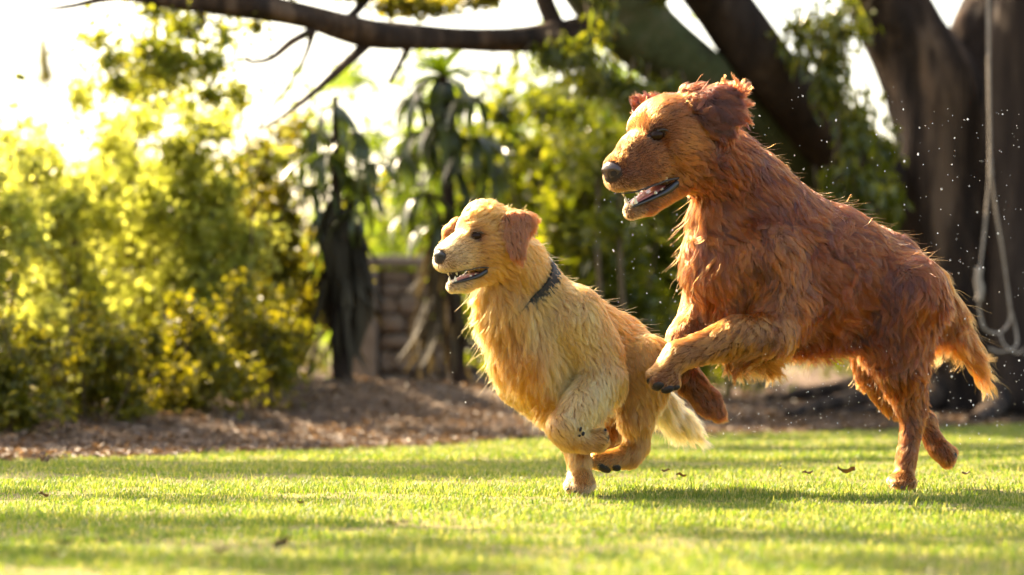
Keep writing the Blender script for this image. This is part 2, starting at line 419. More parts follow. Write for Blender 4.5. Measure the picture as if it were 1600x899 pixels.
# ------------------------------------------------------------------ big spreading tree
def make_ficus():
    b = P(1520, 640, 15); b[2] = float(ground_z(b[0], b[1])) - .03
    root = empty('spreading_tree', tuple(b))
    tag(root, 'huge dark spreading tree with forked trunk and long limbs, right behind the rope', 'tree')
    k = dict(base=b, seg=22)
    limb('trunk', root, [(1500, 655, 15, 165), (1503, 600, 15, 118), (1498, 450, 15, 88), (1482, 280, 15, 76), (1462, 150, 15, 74), (1405, 40, 15, 66), (1345, -60, 14.8, 56), (1230, -260, 14, 45), (900, -560, 13, 30)], M['bark'], 3, wob=.08, ridge=.10, **k)
    limb('limb', root, [(1498, 330, 15.05, 66), (1520, 180, 15.1, 60), (1535, 60, 15.2, 54), (1570, -60, 15.3, 48), (1640, -400, 15, 36)], M['bark'], 5, wob=.07, ridge=.06, **k)
    limb('trunk', root, [(1620, 650, 14.7, 120), (1612, 500, 14.7, 78), (1606, 300, 14.7, 62), (1600, 100, 14.7, 58), (1612, -60, 14.7, 56), (1660, -400, 14.5, 40)], M['bark_dark'], 6, wob=.08, ridge=.08, **k)
    limb('limb', root, [(1455, 560, 15.3, 44), (1432, 430, 15.2, 48), (1380, 310, 15, 52), (1290, 205, 14.6, 56), (1195, 100, 14.2, 46), (1110, -10, 13.9, 42), (980, -180, 13.4, 34), (780, -420, 13, 26)], M['bark_dark'], 7, wob=.07, **k)
    limb('limb', root, [(1440, 470, 15.5, 34), (1390, 370, 15.4, 38), (1290, 275, 15, 40), (1180, 190, 14.5, 44), (1060, 95, 14, 55), (965, 10, 13.6, 64), (890, -110, 13.2, 58), (700, -420, 12.8, 44), (250, -760, 12.5, 36), (-500, -1000, 12.3, 26), (-1200, -1080, 12.2, 12)], M['bark_moss'], 8, wob=.08, **k)
    limb('branch', root, [(950, 38, 13.5, 26), (880, 56, 13.4, 22), (800, 62, 13.2, 20), (700, 60, 13, 19), (600, 56, 12.8, 21), (540, 44, 12.7, 23), (470, 24, 12.6, 20), (380, 8, 12.5, 19), (290, 4, 12.4, 15), (185, -4, 12.3, 7), (110, 10, 12.2, 4), (70, 13, 12.2, 3), (10, 3, 12.2, 2), (-80, -10, 12.2, 1.5)], M['bark'], 9, wob=.07, **k)
    limb('branch', root, [(872, 52, 13.4, 17), (858, 20, 13.4, 14), (846, -20, 13.4, 15), (830, -120, 13.4, 12)], M['bark_dark'], 10, base=b)
    limb('branch', root, [(580, 62, 12.8, 9), (540, 100, 12.7, 8), (490, 145, 12.6, 6), (430, 190, 12.5, 3), (395, 205, 12.5, 2)], M['bark'], 11, base=b, seg=8)
    limb('branch', root, [(490, 45, 12.6, 6), (478, 85, 12.6, 4), (455, 128, 12.6, 3.2), (405, 197, 12.5, 2)], M['bark'], 12, base=b, seg=8)
    limb('branch', root, [(486, 50, 12.6, 7), (455, 66, 12.5, 6), (425, 90, 12.5, 5), (398, 97, 12.5, 4), (378, 91, 12.5, 3)], M['bark'], 13, base=b, seg=8)
    limb('branch', root, [(545, 30, 12.7, 8), (565, 8, 12.8, 7), (590, -20, 12.8, 6)], M['bark'], 14, base=b, seg=8)
    limb('branch', root, [(640, 68, 13, 7), (625, 100, 13, 5), (608, 132, 13, 4)], M['bark'], 16, base=b, seg=8)
    limb('branch', root, [(300, 8, 12.4, 5), (320, 35, 12.4, 4), (290, 55, 12.4, 2.5)], M['bark'], 15, base=b, seg=8)
    # buttress roots running out over the soil
    for i, pix in enumerate([[(1450, 590, 15, 34), (1400, 618, 14.4, 20), (1345, 622, 14, 14), (1290, 632, 13.6, 11), (1230, 648, 13.2, 7)],
                             [(1470, 600, 14.9, 30), (1440, 630, 14.2, 16), (1370, 640, 13.8, 9), (1300, 648, 13.5, 6)],
                             [(1560, 610, 14.8, 34), (1550, 640, 14, 18), (1520, 655, 13.4, 9)],
                             [(1430, 580, 15.2, 26), (1360, 600, 15, 16), (1280, 612, 14.7, 10), (1200, 622, 14.4, 6)]]):
        limb('root', root, pix, M['bark'], 30 + i, base=b, seg=10)
    # leaves: sprays in view, and the crown overhead that shades the lawn
    def bl(px, py, d, rx, ry, w=1.0):
        s = d / FPX
        return (P(px, py, d), np.array([rx * s, min(rx, ry) * s, ry * s]), w * rx * ry / 1000)
    vis = [bl(260, 100, 12.5, 140, 85, .8), bl(170, 95, 12.4, 40, 34), bl(235, 75, 12.5, 48, 40), bl(290, 40, 12.5, 50, 40), bl(330, 100, 12.4, 40, 38), bl(215, 140, 12.6, 60, 30, .6),
           bl(185, 130, 12.4, 40, 30), bl(330, 150, 12.5, 50, 30, .6), bl(245, 15, 12.4, 60, 22), bl(350, 55, 12.5, 25, 30), bl(370, 150, 12.6, 40, 36, .8), bl(400, 40, 12.6, 40, 26, .7), bl(150, 60, 12.4, 40, 30, .6),
           bl(20, 60, 12, 26, 12, .4), bl(30, 120, 12, 18, 10, .3)]
    foliage('foliage', root, vis, 4300, .042, .024, M['far_leaf'], 71, b, gap=.46, wl_=.09, shell=.0, jit=.45)
    up = [bl(640, 10, 13, 80, 22), bl(720, -10, 13.2, 80, 30), bl(560, -25, 12.8, 80, 30), bl(430, -20, 12.6, 60, 20), bl(1010, -10, 13.4, 50, 20, .6)]
    foliage('foliage', root, up, 1700, .06, .03, M['canopy'], 72, b, gap=.45, wl_=.22)
    def shade(gx, gy, z, rx, ry, w=1.0):
        c = np.array([gx, gy, 0]) + SUN * (z / SUN[2])
        return (c, np.array([rx, ry, .35]), w * rx * ry)
    crown = [shade(-1.15, 8.3, 4.6, .7, .62), shade(-.35, 8.35, 4.6, .7, .62), shade(.35, 8.75, 4.7, .6, .42), shade(-1.9, 8.5, 4.6, .8, .45),
             shade(-1.0, 5.6, 4.4, .55, .42), shade(-1.9, 6.1, 4.4, .7, .5), shade(-.45, 5.6, 4.4, .30, .16, .6),
             shade(1.2, 10.0, 4.8, .8, .32), shade(2.1, 10.4, 4.8, .8, .35), shade(1.75, 8.2, 4.8, .35, .3, .8),
             shade(-1.5, 9.95, 4.9, .8, .5), shade(-1.8, 11.3, 4.9, .6, .5), shade(-1.0, 10.2, 4.9, .45, .35), shade(-2.3, 11, 4.9, .9, .7), shade(.9, 4.5, 4.4, .5, .22, 1.2), shade(.55, 5.25, 4.4, .4, .13, 1), shade(1.35, 5.25, 4.4, .45, .24, 1.2), shade(-.3, 4.55, 4.4, .3, .14, 1), shade(-.8, 4.75, 4.4, .3, .12, 1), shade(-.2, 5.0, 4.4, .35, .16, .7), shade(-.65, 6.6, 4.4, .3, .14, .7), shade(-1.3, 6.9, 4.4, .35, .12, .7),
             shade(2.2, 12.6, 5, 1.1, .8), shade(3.3, 13.2, 5, 1.1, .9), shade(1.2, 12.8, 5, .7, .6),
             shade(2.6, 15, 5.2, 1.5, 1.0), shade(3.5, 16.5, 5.2, 1.6, 1.2)]
    foliage('crown', root, crown, 78000, .10, .06, M['canopy'], 73, b, gap=.12, shell=.1, wl_=.5)
make_ficus()

def hanging(name, label, spots, n, mat, seed, ln, wd, cat='vine', droop=1.2, strands=0, gap=.4):
    """creeper hanging from the limbs: [(px, py, depth, rx, ry)]"""
    b = P(spots[0][0], spots[0][1], spots[0][2])
    root = empty(name, tuple(b)); tag(root, label, cat)
    bl = []
    for px, py, d, rx, ry in spots:
        s = d / FPX; bl.append((P(px, py, d), np.array([rx * s, rx * s * .7, ry * s]), rx * ry))
    foliage('foliage', root, bl, n, ln, wd, mat, seed, b, gap=gap, droop_dir=droop, wl_=.25, shell=.2)
    r = np.random.default_rng(seed); st = []
    for i in range(strands):
        px, py, d, rx, ry = spots[r.integers(len(spots))]
        x = px + r.uniform(-rx, rx); y = py - ry
        pts = [P(x + r.normal(0, 4), y + t * (ry * 1.7), d + r.normal(0, .02)) - b for t in (0, .35, .7, 1)]
        st.append(tube(pts, [.006, .006, .005, .004], 5, 4, .05, i))
    for v, f in st: link('stem', mesh_any('stem', v, f, M['stem']), root)
    return root

hanging('hanging_vine', 'leafy green creeper hanging beside the forked trunk, right of the red dog\'s head',
        [(1300, 110, 13.9, 40, 90), (1335, 200, 13.9, 44, 90), (1345, 290, 13.9, 48, 70), (1310, 40, 13.9, 60, 50), (1250, 70, 14, 50, 60), (1385, 250, 14.4, 30, 70), (1300, 300, 13.9, 24, 40), (1390, 330, 14.2, 30, 60)],
        2000, M['vine'], 81, .08, .028, strands=16)
hanging('hanging_moss_vine', 'fine green trailing creeper draped over the mossy limb above the golden dog',
        [(905, 90, 13.2, 60, 40), (985, 150, 13.3, 50, 50), (930, 130, 13.4, 60, 40), (860, 90, 13.2, 40, 24), (940, 20, 13.0, 30, 60), (1050, 150, 13.6, 40, 40)],
        1500, M['vine'], 82, .08, .022, strands=24)

# ------------------------------------------------------------------ shrubs and small trees behind the lawn
G1 = 'sunlit shrubs along the left of the bed'
for i, (px, d, ytop, hw, n, mat, lab) in enumerate([
    (-60, 11.6, 165, .42, 9000, 'shrub_yellow', 'bright yellow green shrub at the far left edge of the picture'),
    (80, 12.6, 165, .40, 9000, 'shrub_yellow', 'yellow green leafy shrub, second from the left edge'),
    (205, 13.4, 170, .42, 9000, 'shrub_yellow', 'yellow green leafy shrub in the middle of the left hedge'),
    (330, 12.9, 190, .42, 9000, 'shrub_yellow', 'tall yellow green shrub with upright stems, fourth from the left edge'),
    (440, 13.4, 215, .36, 5000, 'shrub_olive', 'olive green shrub just left of the dark drooping tree'),
    ]):
    z = P(px, ytop, d)[2]
    shrub('leafy_shrub', lab, px, d, z - .02, hw, n, M[mat], 100 + i * 7, group=G1, ln=.046, wd=.028, stems=11, gap=.42)
for i, (px, d, ytop, hw, n, lab) in enumerate([
    (20, 10.5, 500, .27, 3800, 'low dark olive bush at the foot of the left hedge, leftmost'),
    (150, 11.0, 510, .27, 3800, 'low dark olive bush at the foot of the left hedge, second from left'),
    (290, 11.5, 500, .28, 3800, 'low olive bush with pale leaves in the middle foot of the left hedge'),
    (405, 12.0, 500, .26, 2000, 'low olive bush near the mulch mound, rightmost of the hedge foot')]):
    z = P(px, ytop, d)[2]
    shrub('low_bush', lab, px, d, z + .02, hw, n, M['shrub_olive'], 200 + i * 7, group='low bushes under the hedge', ln=.042, wd=.024, stems=7, gap=.35, cat='bush')
for i, (px, d, ytop, hw, lab) in enumerate([
    (130, 17.5, 300, .8, 'dense green bush deep behind the left hedge, left one'),
    (360, 17.5, 290, .8, 'dense green bush deep behind the left hedge, right one')]):
    z = P(px, ytop, d)[2]
    shrub('back_bush', lab, px, d, z, hw, 2600, M['shrub_olive'], 240 + i * 7, group='bushes behind the hedge', ln=.11, wd=.06, stems=9, gap=.25, cat='bush')

for i, (px, d, ytop, hw, n, mat, lab) in enumerate([
    (800, 15.2, 110, .48, 5000, 'vine', 'tall green weeping shrub with narrow leaves, above the golden dog\'s back'),
    (905, 14.6, 190, .5, 5500, 'vine', 'tall green weeping shrub in the middle, between the two dogs\' heads'),
    (1010, 15.4, 200, .5, 5500, 'vine', 'tall green weeping shrub directly behind the red dog\'s muzzle'),
    (1150, 16.2, 270, .5, 3600, 'vine', 'green shrub hidden behind the red dog\'s neck and shoulders'),
    (1370, 17.0, 260, .38, 2200, 'vine', 'green shrub in the gap left of the forked trunk'),
    ]):
    z = P(px, ytop, d)[2]
    shrub('weeping_shrub', lab, px, d, z, hw, n, M[mat], 300 + i * 7, group='weeping shrubs behind the dogs', ln=.095, wd=.034, stems=11, gap=.52, thick=.6)

for i, (px, d, ytop, hw, n, lab) in enumerate([
    (600, 19.5, 100, .75, 3000, 'airy feathery green tree rising behind the left end of the wall'),
    (790, 20, 60, .8, 4200, 'airy feathery green tree behind the golden dog, under the long branch'),
    (960, 20.5, 60, .8, 4200, 'airy feathery green tree behind the red dog\'s muzzle'),
    (1130, 21, 120, .7, 2200, 'airy feathery green tree behind the diagonal limbs')]):
    z = P(px, ytop, d)[2]
    shrub('feathery_tree', lab, px, d, z, hw, n, M['feather'], 500 + i * 7, group='feathery trees behind the wall', ln=.11, wd=.04, stems=9, gap=.48, cat='tree')

# distant trees past the wall
for i, (px, d, ytop, hw, n, lab) in enumerate([
    (610, 30, 320, 1.2, 2600, 'pale sunlit distant tree seen over the stone wall'),
    (830, 32, 230, 1.3, 2600, 'pale distant tree behind the weeping shrubs'),
    (1080, 30, 260, 1.2, 2200, 'pale distant tree behind the red dog\'s head'),
    (430, 28, 330, 1.2, 2200, 'pale distant tree behind the right end of the left hedge'),
    (150, 30, 330, 1.5, 2600, 'pale distant tree behind the left hedge'),
    (1330, 30, 330, 1.2, 1800, 'pale distant tree behind the hanging creeper')]):
    z = P(px, ytop, d)[2]
    shrub('distant_tree', lab, px, d, z, hw, n, M['far_leaf'], 400 + i * 7, group='distant trees beyond the wall', ln=.17, wd=.10, stems=9, gap=.30, cat='tree')

def conifer():
    d = 40; b = P(68, 300, d); b[2] = 0
    root = empty('conifer', tuple(b)); tag(root, 'small far pointed conifer top against white sky, upper left', 'tree')
    zt = P(68, 55, d)[2]
    v, f = tube([[0, 0, 0], [0, 0, zt * .5], [0, 0, zt]], [.09, .06, .01], 8, 6); link('trunk', mesh_any('trunk', v, f, M['bark']), root)
    bl = [(b + np.array([0, 0, zt - t * .62]), np.array([.04 + .13 * t, .04 + .13 * t, .10]), .2 + t) for t in np.linspace(.05, 1, 9)]
    foliage('crown', root, bl, 420, .10, .04, M['shrub_olive'], 480, b, gap=.2)
conifer()

# ------------------------------------------------------------------ two palm-like trees with drooping straps
def strap_mesh(name, mat, curl, w=.11, n=6):
    v, f = [], []
    for i in range(n + 1):
        t = i / n; ww = w * (math.sin(math.pi * (0.12 + .86 * t)) ** .7) * .5
        x = math.sin(t * curl) / curl if abs(curl) > 1e-3 else t; z = -(1 - math.cos(t * curl)) / curl if abs(curl) > 1e-3 else 0
        v += [(x, -ww, z + ww * .35), (x, 0, z), (x, ww, z + ww * .35)]
    for i in range(n):
        a = i * 3
        f += [(a, a + 1, a + 4, a + 3), (a + 1, a + 2, a + 5, a + 4)]
    me = bpy.data.meshes.new(name); me.from_pydata(v, [], f); me.materials.append(mat)
    for p in me.polygons: p.use_smooth = True
    return me

def put_strap(me, parent, base, direction, length, width=1.0, name='leaf'):
    o = link(name, me, parent)
    d = Vector(direction).normalized()
    up = Vector((0, 0, 1)); s = up.cross(d)
    if s.length < .05: s = Vector((random.uniform(-1, 1), random.uniform(-1, 1), 0))
    s.normalize(); u = d.cross(s)
    m = Matrix((d, s, u)).transposed()
    o.rotation_mode = 'QUATERNION'; o.rotation_quaternion = m.to_quaternion(); o.location = base
    o.scale = (length, length * width, length)
    return o

def strap_tree(name, label, trunk, whorls, skirt, seed, top=None):
    random.seed(seed)
    d0 = trunk[0][2]; b = P(*trunk[0][:3]); root = empty(name, tuple(b)); tag(root, label, 'tree')
    limb('trunk', root, trunk, M['bark_dark'], seed, base=b, seg=10)
    g = [strap_mesh('leaf', M['palm_leaf'], c, .155) for c in (.9, 1.3, 1.7)]
    tp = [strap_mesh('leaf', M['palm_top'], c, .15) for c in (.4, .8, 1.2)]
    dr = [strap_mesh('leaf', M['dry_leaf'], c, w_) for c, w_ in ((.15, .10), (.5, .16), (.9, .12), (-.5, .14))]
    for px, py, dd, ln, n, kind in whorls:
        c = P(px, py, d0 + dd); ax = min(trunk, key=lambda t: abs(t[1] - (py + 25))); a = P(ax[0], py + 20, d0)
        if abs(px - ax[0]) > 14:
            v, f = tube([a - b, (a + c) / 2 - b + np.array([0, 0, .02]), c - b], [.008, .006, .005], 6, 4); link('stalk', mesh_any('stalk', v, f, M['stem']), root)
        ph = random.uniform(0, 6)
        n = n + 3
        for i in range(n):
            an = ph + 2 * math.pi * i / n + random.uniform(-.25, .25)
            e = random.uniform(-.75, .1) if kind == 'g' else random.uniform(.1, 1.1)
            put_strap(random.choice(g if kind == 'g' else tp), root, Vector(c - b), (math.cos(an), math.sin(an), e), ln * 1.45 * d0 / FPX * random.uniform(.75, 1.25))
    for px, y0, y1, hw0, hw1, n, lmin, lmax in skirt:
        for i in range(n):
            t = random.random(); an = random.uniform(0, 6.28); rr = (hw0 + (hw1 - hw0) * t) * random.uniform(.5, 1) * d0 / FPX
            c = P(px, y0 + (y1 - y0) * t, d0) + np.array([math.cos(an) * rr, math.sin(an) * rr, 0])
            put_strap(random.choice(dr), root, Vector(c - b), (math.cos(an) * .3 + random.uniform(-.25, .25), math.sin(an) * .3, -1), random.uniform(lmin, lmax) * d0 / FPX)
    return root

W1 = [(525, 165, 0, 56, 8, 'g'), (492, 205, .05, 50, 8, 'g'), (560, 208, -.05, 50, 8, 'g'), (472, 245, .1, 46, 8, 'g'), (582, 255, -.1, 50, 8, 'g'),
      (508, 240, -.12, 54, 9, 'g'), (545, 275, .1, 52, 9, 'g'), (488, 290, 0, 46, 8, 'g'), (572, 300, .1, 48, 8, 'g'), (530, 215, .15, 50, 8, 'g'),
      (556, 330, -.1, 44, 7, 'g'), (505, 330, .12, 44, 7, 'g')]
strap_tree('drooping_tree', 'dark slim tree with drooping leaflets and black dead leaf skirt, left of the wall',
           [(536, 628, 13.2, 15), (530, 450, 13.2, 15), (526, 300, 13.2, 9), (524, 150, 13.2, 5)], W1,
           [(532, 285, 330, 14, 24, 22, 60, 110), (535, 320, 440, 26, 50, 130, 40, 125), (538, 450, 540, 20, 22, 30, 50, 80)], 11)
W2 = [(690, 118, -.2, 62, 18, 't'), (690, 120, .05, 70, 12, 'g'), (648, 150, .05, 60, 9, 'g'), (735, 150, -.05, 60, 9, 'g'), (655, 205, .1, 66, 9, 'g'),
      (745, 215, -.1, 62, 9, 'g'), (690, 190, -.1, 66, 9, 'g'), (630, 240, 0, 56, 8, 'g'), (765, 255, .1, 56, 8, 'g'), (700, 260, .1, 60, 9, 'g'),
      (660, 300, -.1, 56, 8, 'g'), (738, 310, .1, 56, 8, 'g'), (690, 345, -.1, 54, 8, 'g'), (640, 330, .1, 50, 8, 'g')]
strap_tree('drooping_tree', 'slim tree with green rosette top and grey hanging leaves behind the golden dog\'s face',
           [(716, 630, 14.2, 13), (710, 450, 14.2, 13), (700, 280, 14.2, 9), (690, 90, 14.2, 6)], W2,
           [(698, 330, 420, 18, 34, 34, 60, 110), (690, 420, 520, 26, 38, 40, 60, 110)], 12)

# two bare slender saplings between the dogs
for i, (x0, x1, lab) in enumerate([(943, 934, 'bare slender brown sapling stem between the dogs, left one'), (978, 968, 'bare slender brown sapling stem between the dogs, right one')]):
    b = P(x0, 640, 13.6); o = empty('sapling', tuple(b)); tag(o, lab, 'sapling', 'saplings between the dogs')
    limb('stem', o, [(x0, 640, 13.6, 5), (x0 - 3, 500, 13.6, 5), (x1, 380, 13.6, 4), (x1 + 3, 250, 13.7, 3)], M['stem'], 60 + i, base=b, seg=8)
    foliage('foliage', o, [(P(x1, 260, 13.65), np.array([.16, .12, .2]), 1), (P(x1 + 4, 350, 13.6), np.array([.12, .1, .12]), .5)], 260, .09, .022, M['vine'], 62 + i, b, gap=.3)

# ------------------------------------------------------------------ rope swing
def make_rope():
    d = 12.4; b = P(1546, 300, d); root = empty('rope_swing', tuple(b))
    tag(root, 'pale knotted rope swing hanging in front of the dark trunk', 'rope swing')
    def rope(name, pix, r=3.2):
        pts = [P(x, y, d + dz) - b for x, y, dz in pix]
        v, f = tube(pts, [r * d / FPX] * len(pts), 8, 8, .12, 1); return link(name, mesh_any(name, v, f, M['rope']), root)
    rope('rope', [(1541, -500, 0), (1543, -100, 0), (1545, 100, 0), (1547, 262, 0)], 2.5)
    rope('rope', [(1547, 258, 0), (1541, 330, -.01), (1535, 390, -.02), (1530, 425, -.03)], 1.9)
    rope('rope', [(1547, 258, 0), (1556, 330, .01), (1566, 390, .02), (1574, 450, .03), (1578, 480, .03)], 1.9)
    rope('knot', [(1530, 418, -.03), (1528, 440, -.03), (1532, 455, -.03), (1529, 470, -.03)], 6.5)
    rope('knot', [(1547, 250, 0), (1547, 264, 0), (1548, 276, 0)], 3.5)
    rope('rope_tail', [(1529, 465, -.03), (1531, 490, -.03), (1540, 515, -.03), (1562, 520, 0), (1578, 500, .03), (1577, 470, .03)], 1.9)
    rope('rope_tail', [(1578, 480, .03), (1586, 510, .03), (1588, 540, .0), (1565, 550, -.03), (1545, 545, -.05)], 1.7)
    rope('rope_tail', [(1562, 520, 0), (1570, 540, -.03), (1590, 552, -.05), (1600, 545, -.05)], 1.6)
make_rope()

# ------------------------------------------------------------------ fallen leaves and a weed on the lawn
def fallen_mesh(k):
    r = np.random.default_rng(900 + k); v, f = [], []
    n = 6
    for i in range(n + 1):
        t = i / n; w = .32 * math.sin(math.pi * min(1, .06 + t * .94)) ** .8 * (1 - .25 * t)
        z = .25 * (t - .5) ** 2 + .08 * math.sin(t * 7 + k); c = .10 + .08 * r.random()
        v += [(t - .5, -w, z + c), (t - .5, 0, z), (t - .5, w, z + c * 1.4)]
    for i in range(n):
        a = i * 3; f += [(a, a + 1, a + 4, a + 3), (a + 1, a + 2, a + 5, a + 4)]
    me = bpy.data.meshes.new('fallen_leaf'); me.from_pydata(v, [], f); me.materials.append(M['fallen'])
    return me
FM = [fallen_mesh(k) for k in range(4)]
def lawn_pt(px, py, lift=.0):
    d = FPX * (CAMH - .004 - lift) / (py - HORIZON)
    return np.array([(px - 800) / FPX * d, d, lift + .004])
for i, (px, py, ln, tilt, lab) in enumerate([
    (441, 850, .034, .9, 'largest brown dead leaf standing upright in the near left grass'),
    (468, 786, .018, .5, 'small dark curled leaf on the bright grass strip left of centre'),
    (346, 862, .028, .1, 'thin flat dead leaf left of the upright leaf'),
    (160, 848, .028, .1, 'thin flat dead leaf in the shaded grass at lower left'),
    (102, 850, .026, .2, 'olive dead leaf in the shaded grass, far lower left'),
    (83, 868, .014, .2, 'tiny dead leaf near the lower left corner'),
    (146, 888, .012, .2, 'tiny dark crumb of leaf at the bottom edge, far left'),
    (612, 819, .024, .1, 'thin dead leaf on the lawn left of the golden dog, left of a pair'),
    (632, 817, .020, .3, 'small dead leaf on the lawn left of the golden dog, right of a pair'),
    (268, 894, .018, .2, 'dead leaf cut by the bottom edge of the picture'),
    (1040, 737, .026, .2, 'dark dead leaf on the grass just right of the golden dog\'s hind foot'),
    (1064, 744, .028, .3, 'orange brown dead leaf below the golden dog\'s tail'),
    (1262, 740, .030, .1, 'flat dead leaf on the grass between the dogs, left of a pair'),
    (1322, 738, .052, .1, 'long dark dead leaf on the grass left of the red dog\'s hind foot'),
    (1510, 741, .026, .2, 'dark dead leaf right of the red dog\'s lifted hind paw'),
    (68, 775, .030, .3, 'yellow brown dead leaf on the far left lawn'),
    (1066, 905, .02, .3, None)]):
    if lab is None: continue
    p = lawn_pt(px, py, .008)
    o = link('fallen_leaf', FM[i % 4]); o.location = p; o.scale = (ln * .95, ln * .7, ln * .9)
    o.rotation_euler = (tilt * .9, -tilt * .5, random.uniform(-.6, .6) + (2.6 if i % 2 else 0))
    tag(o, lab, 'leaf', 'dead leaves fallen on the lawn')

def weed():
    p = lawn_pt(1219, 741); root = empty('weed_sprig', tuple(p)); tag(root, 'single green broad leaved weed sprig upright in the lawn between the dogs', 'weed')
    v, f = tube([[0, 0, -.01], [.002, 0, .012], [0, 0, .026]], [.0015, .0012, .0008], 6, 4); link('stem', mesh_any('stem', v, f, M['vine']), root)
    me = strap_mesh('leaf', M['vine'], .8, .5)
    for k, (a, e, z, l) in enumerate([(.3, .9, .006, .020), (2.9, 1.0, .010, .020), (1.5, 1.3, .02, .016), (4.5, .7, .014, .018), (.1, 1.6, .022, .014)]):
        put_strap(me, root, Vector((0, 0, z)), (math.cos(a), math.sin(a), e), l)
weed()
for i, (px, py, lab) in enumerate([(152, 706, 'pale tuft of dry grass on the far lawn edge, left side'), (70, 722, 'smaller pale tuft of dry grass at the far left lawn edge')]):
    p = lawn_pt(px, py); root = empty('dry_tuft', tuple(p)); tag(root, lab, 'grass tuft', 'dry tufts on the lawn edge')
    me = strap_mesh('blade', M['litter'], .5, .16)
    for k in range(16):
        a = random.uniform(0, 6.28); put_strap(me, root, Vector((random.uniform(-.01, .01), random.uniform(-.01, .01), 0)), (math.cos(a) * .6, math.sin(a) * .6, 1.2), random.uniform(.02, .05), name='blade')
# ------------------------------------------------------------------ dogs
PPM = FPX / 7.0     # photo pixels per metre at 7 m

def hair_mat(name, rough=.38, radial=.55, coat=0.0, dark=1.0):
    m, N, L, out = new_mat(name)
    h = N.new('ShaderNodeBsdfHairPrincipled'); h.model = 'CHIANG'; h.parametrization = 'COLOR'
    h.inputs['Roughness'].default_value = rough; h.inputs['Radial Roughness'].default_value = radial
    h.inputs['Coat'].default_value = coat
    h.inputs['Random Roughness'].default_value = .2
    a = N.new('ShaderNodeAttribute'); a.attribute_name = 'fur_color'
    L.new(a.outputs['Color'], h.inputs['Color']); L.new(h.outputs[0], out.inputs[0])
    return m
M['fur_red'] = hair_mat('fur_red', .26, .42, .3)
M['fur_gold'] = hair_mat('fur_gold', .32, .48, .12)

def skin_mat(name):
    m, N, L, out = new_mat(name)
    b = principled(N, rough=.7, spec=.3)
    a = N.new('ShaderNodeAttribute'); a.attribute_name = 'skin_color'
    L.new(a.outputs['Color'], b.inputs['Base Color']); L.new(b.outputs[0], out.inputs[0])
    return m
M['skin'] = skin_mat('skin')
def gloss_mat(name, col, rough, spec=.5, coat=0.0, bump=0, scale=200):
    m, N, L, out = new_mat(name); b = principled(N, col, rough, spec); b.inputs['Coat Weight'].default_value = coat
    if bump:
        nz = N.new('ShaderNodeTexNoise'); nz.inputs['Scale'].default_value = scale; tc = N.new('ShaderNodeTexCoord'); L.new(tc.outputs['Object'], nz.inputs['Vector'])
        bp = N.new('ShaderNodeBump'); bp.inputs['Strength'].default_value = bump; bp.inputs['Distance'].default_value = .002
        L.new(nz.outputs['Fac'], bp.inputs['Height']); L.new(bp.outputs[0], b.inputs['Normal'])
    L.new(b.outputs[0], out.inputs[0]); return m
M['eye'] = gloss_mat('eye', (.020, .008, .003), .05, .14, 0)
M['nose'] = gloss_mat('nose', (.022, .018, .018), .34, .5, .1, .5, 300)
M['nose_red'] = gloss_mat('nose_red', (.050, .030, .026), .34, .5, .1, .5, 300)
M['tongue'] = gloss_mat('tongue', (.58, .20, .18), .35, .5, .2, .3, 200)
M['lip'] = gloss_mat('lip', (.020, .015, .015), .3, .5, .1, .3, 200)
M['tooth'] = gloss_mat('tooth', (.75, .68, .52), .3)
M['pad'] = gloss_mat('pad', (.022, .016, .014), .7, .3, 0, .5, 250)
M['claw'] = gloss_mat('claw', (.05, .038, .03), .4)
M['collar'] = gloss_mat('collar', (.014, .013, .014), .6, .3, 0, .6, 500)
M['buckle'] = gloss_mat('buckle', (.30, .29, .28), .35)
m_, N_, L_, o_ = new_mat('water'); b_ = principled(N_, (.9, .93, .95), .05, .5); b_.inputs['IOR'].default_value = 1.33; b_.inputs['Transmission Weight'].default_value = .55
L_.new(b_.outputs[0], o_.inputs[0]); M['water'] = m_

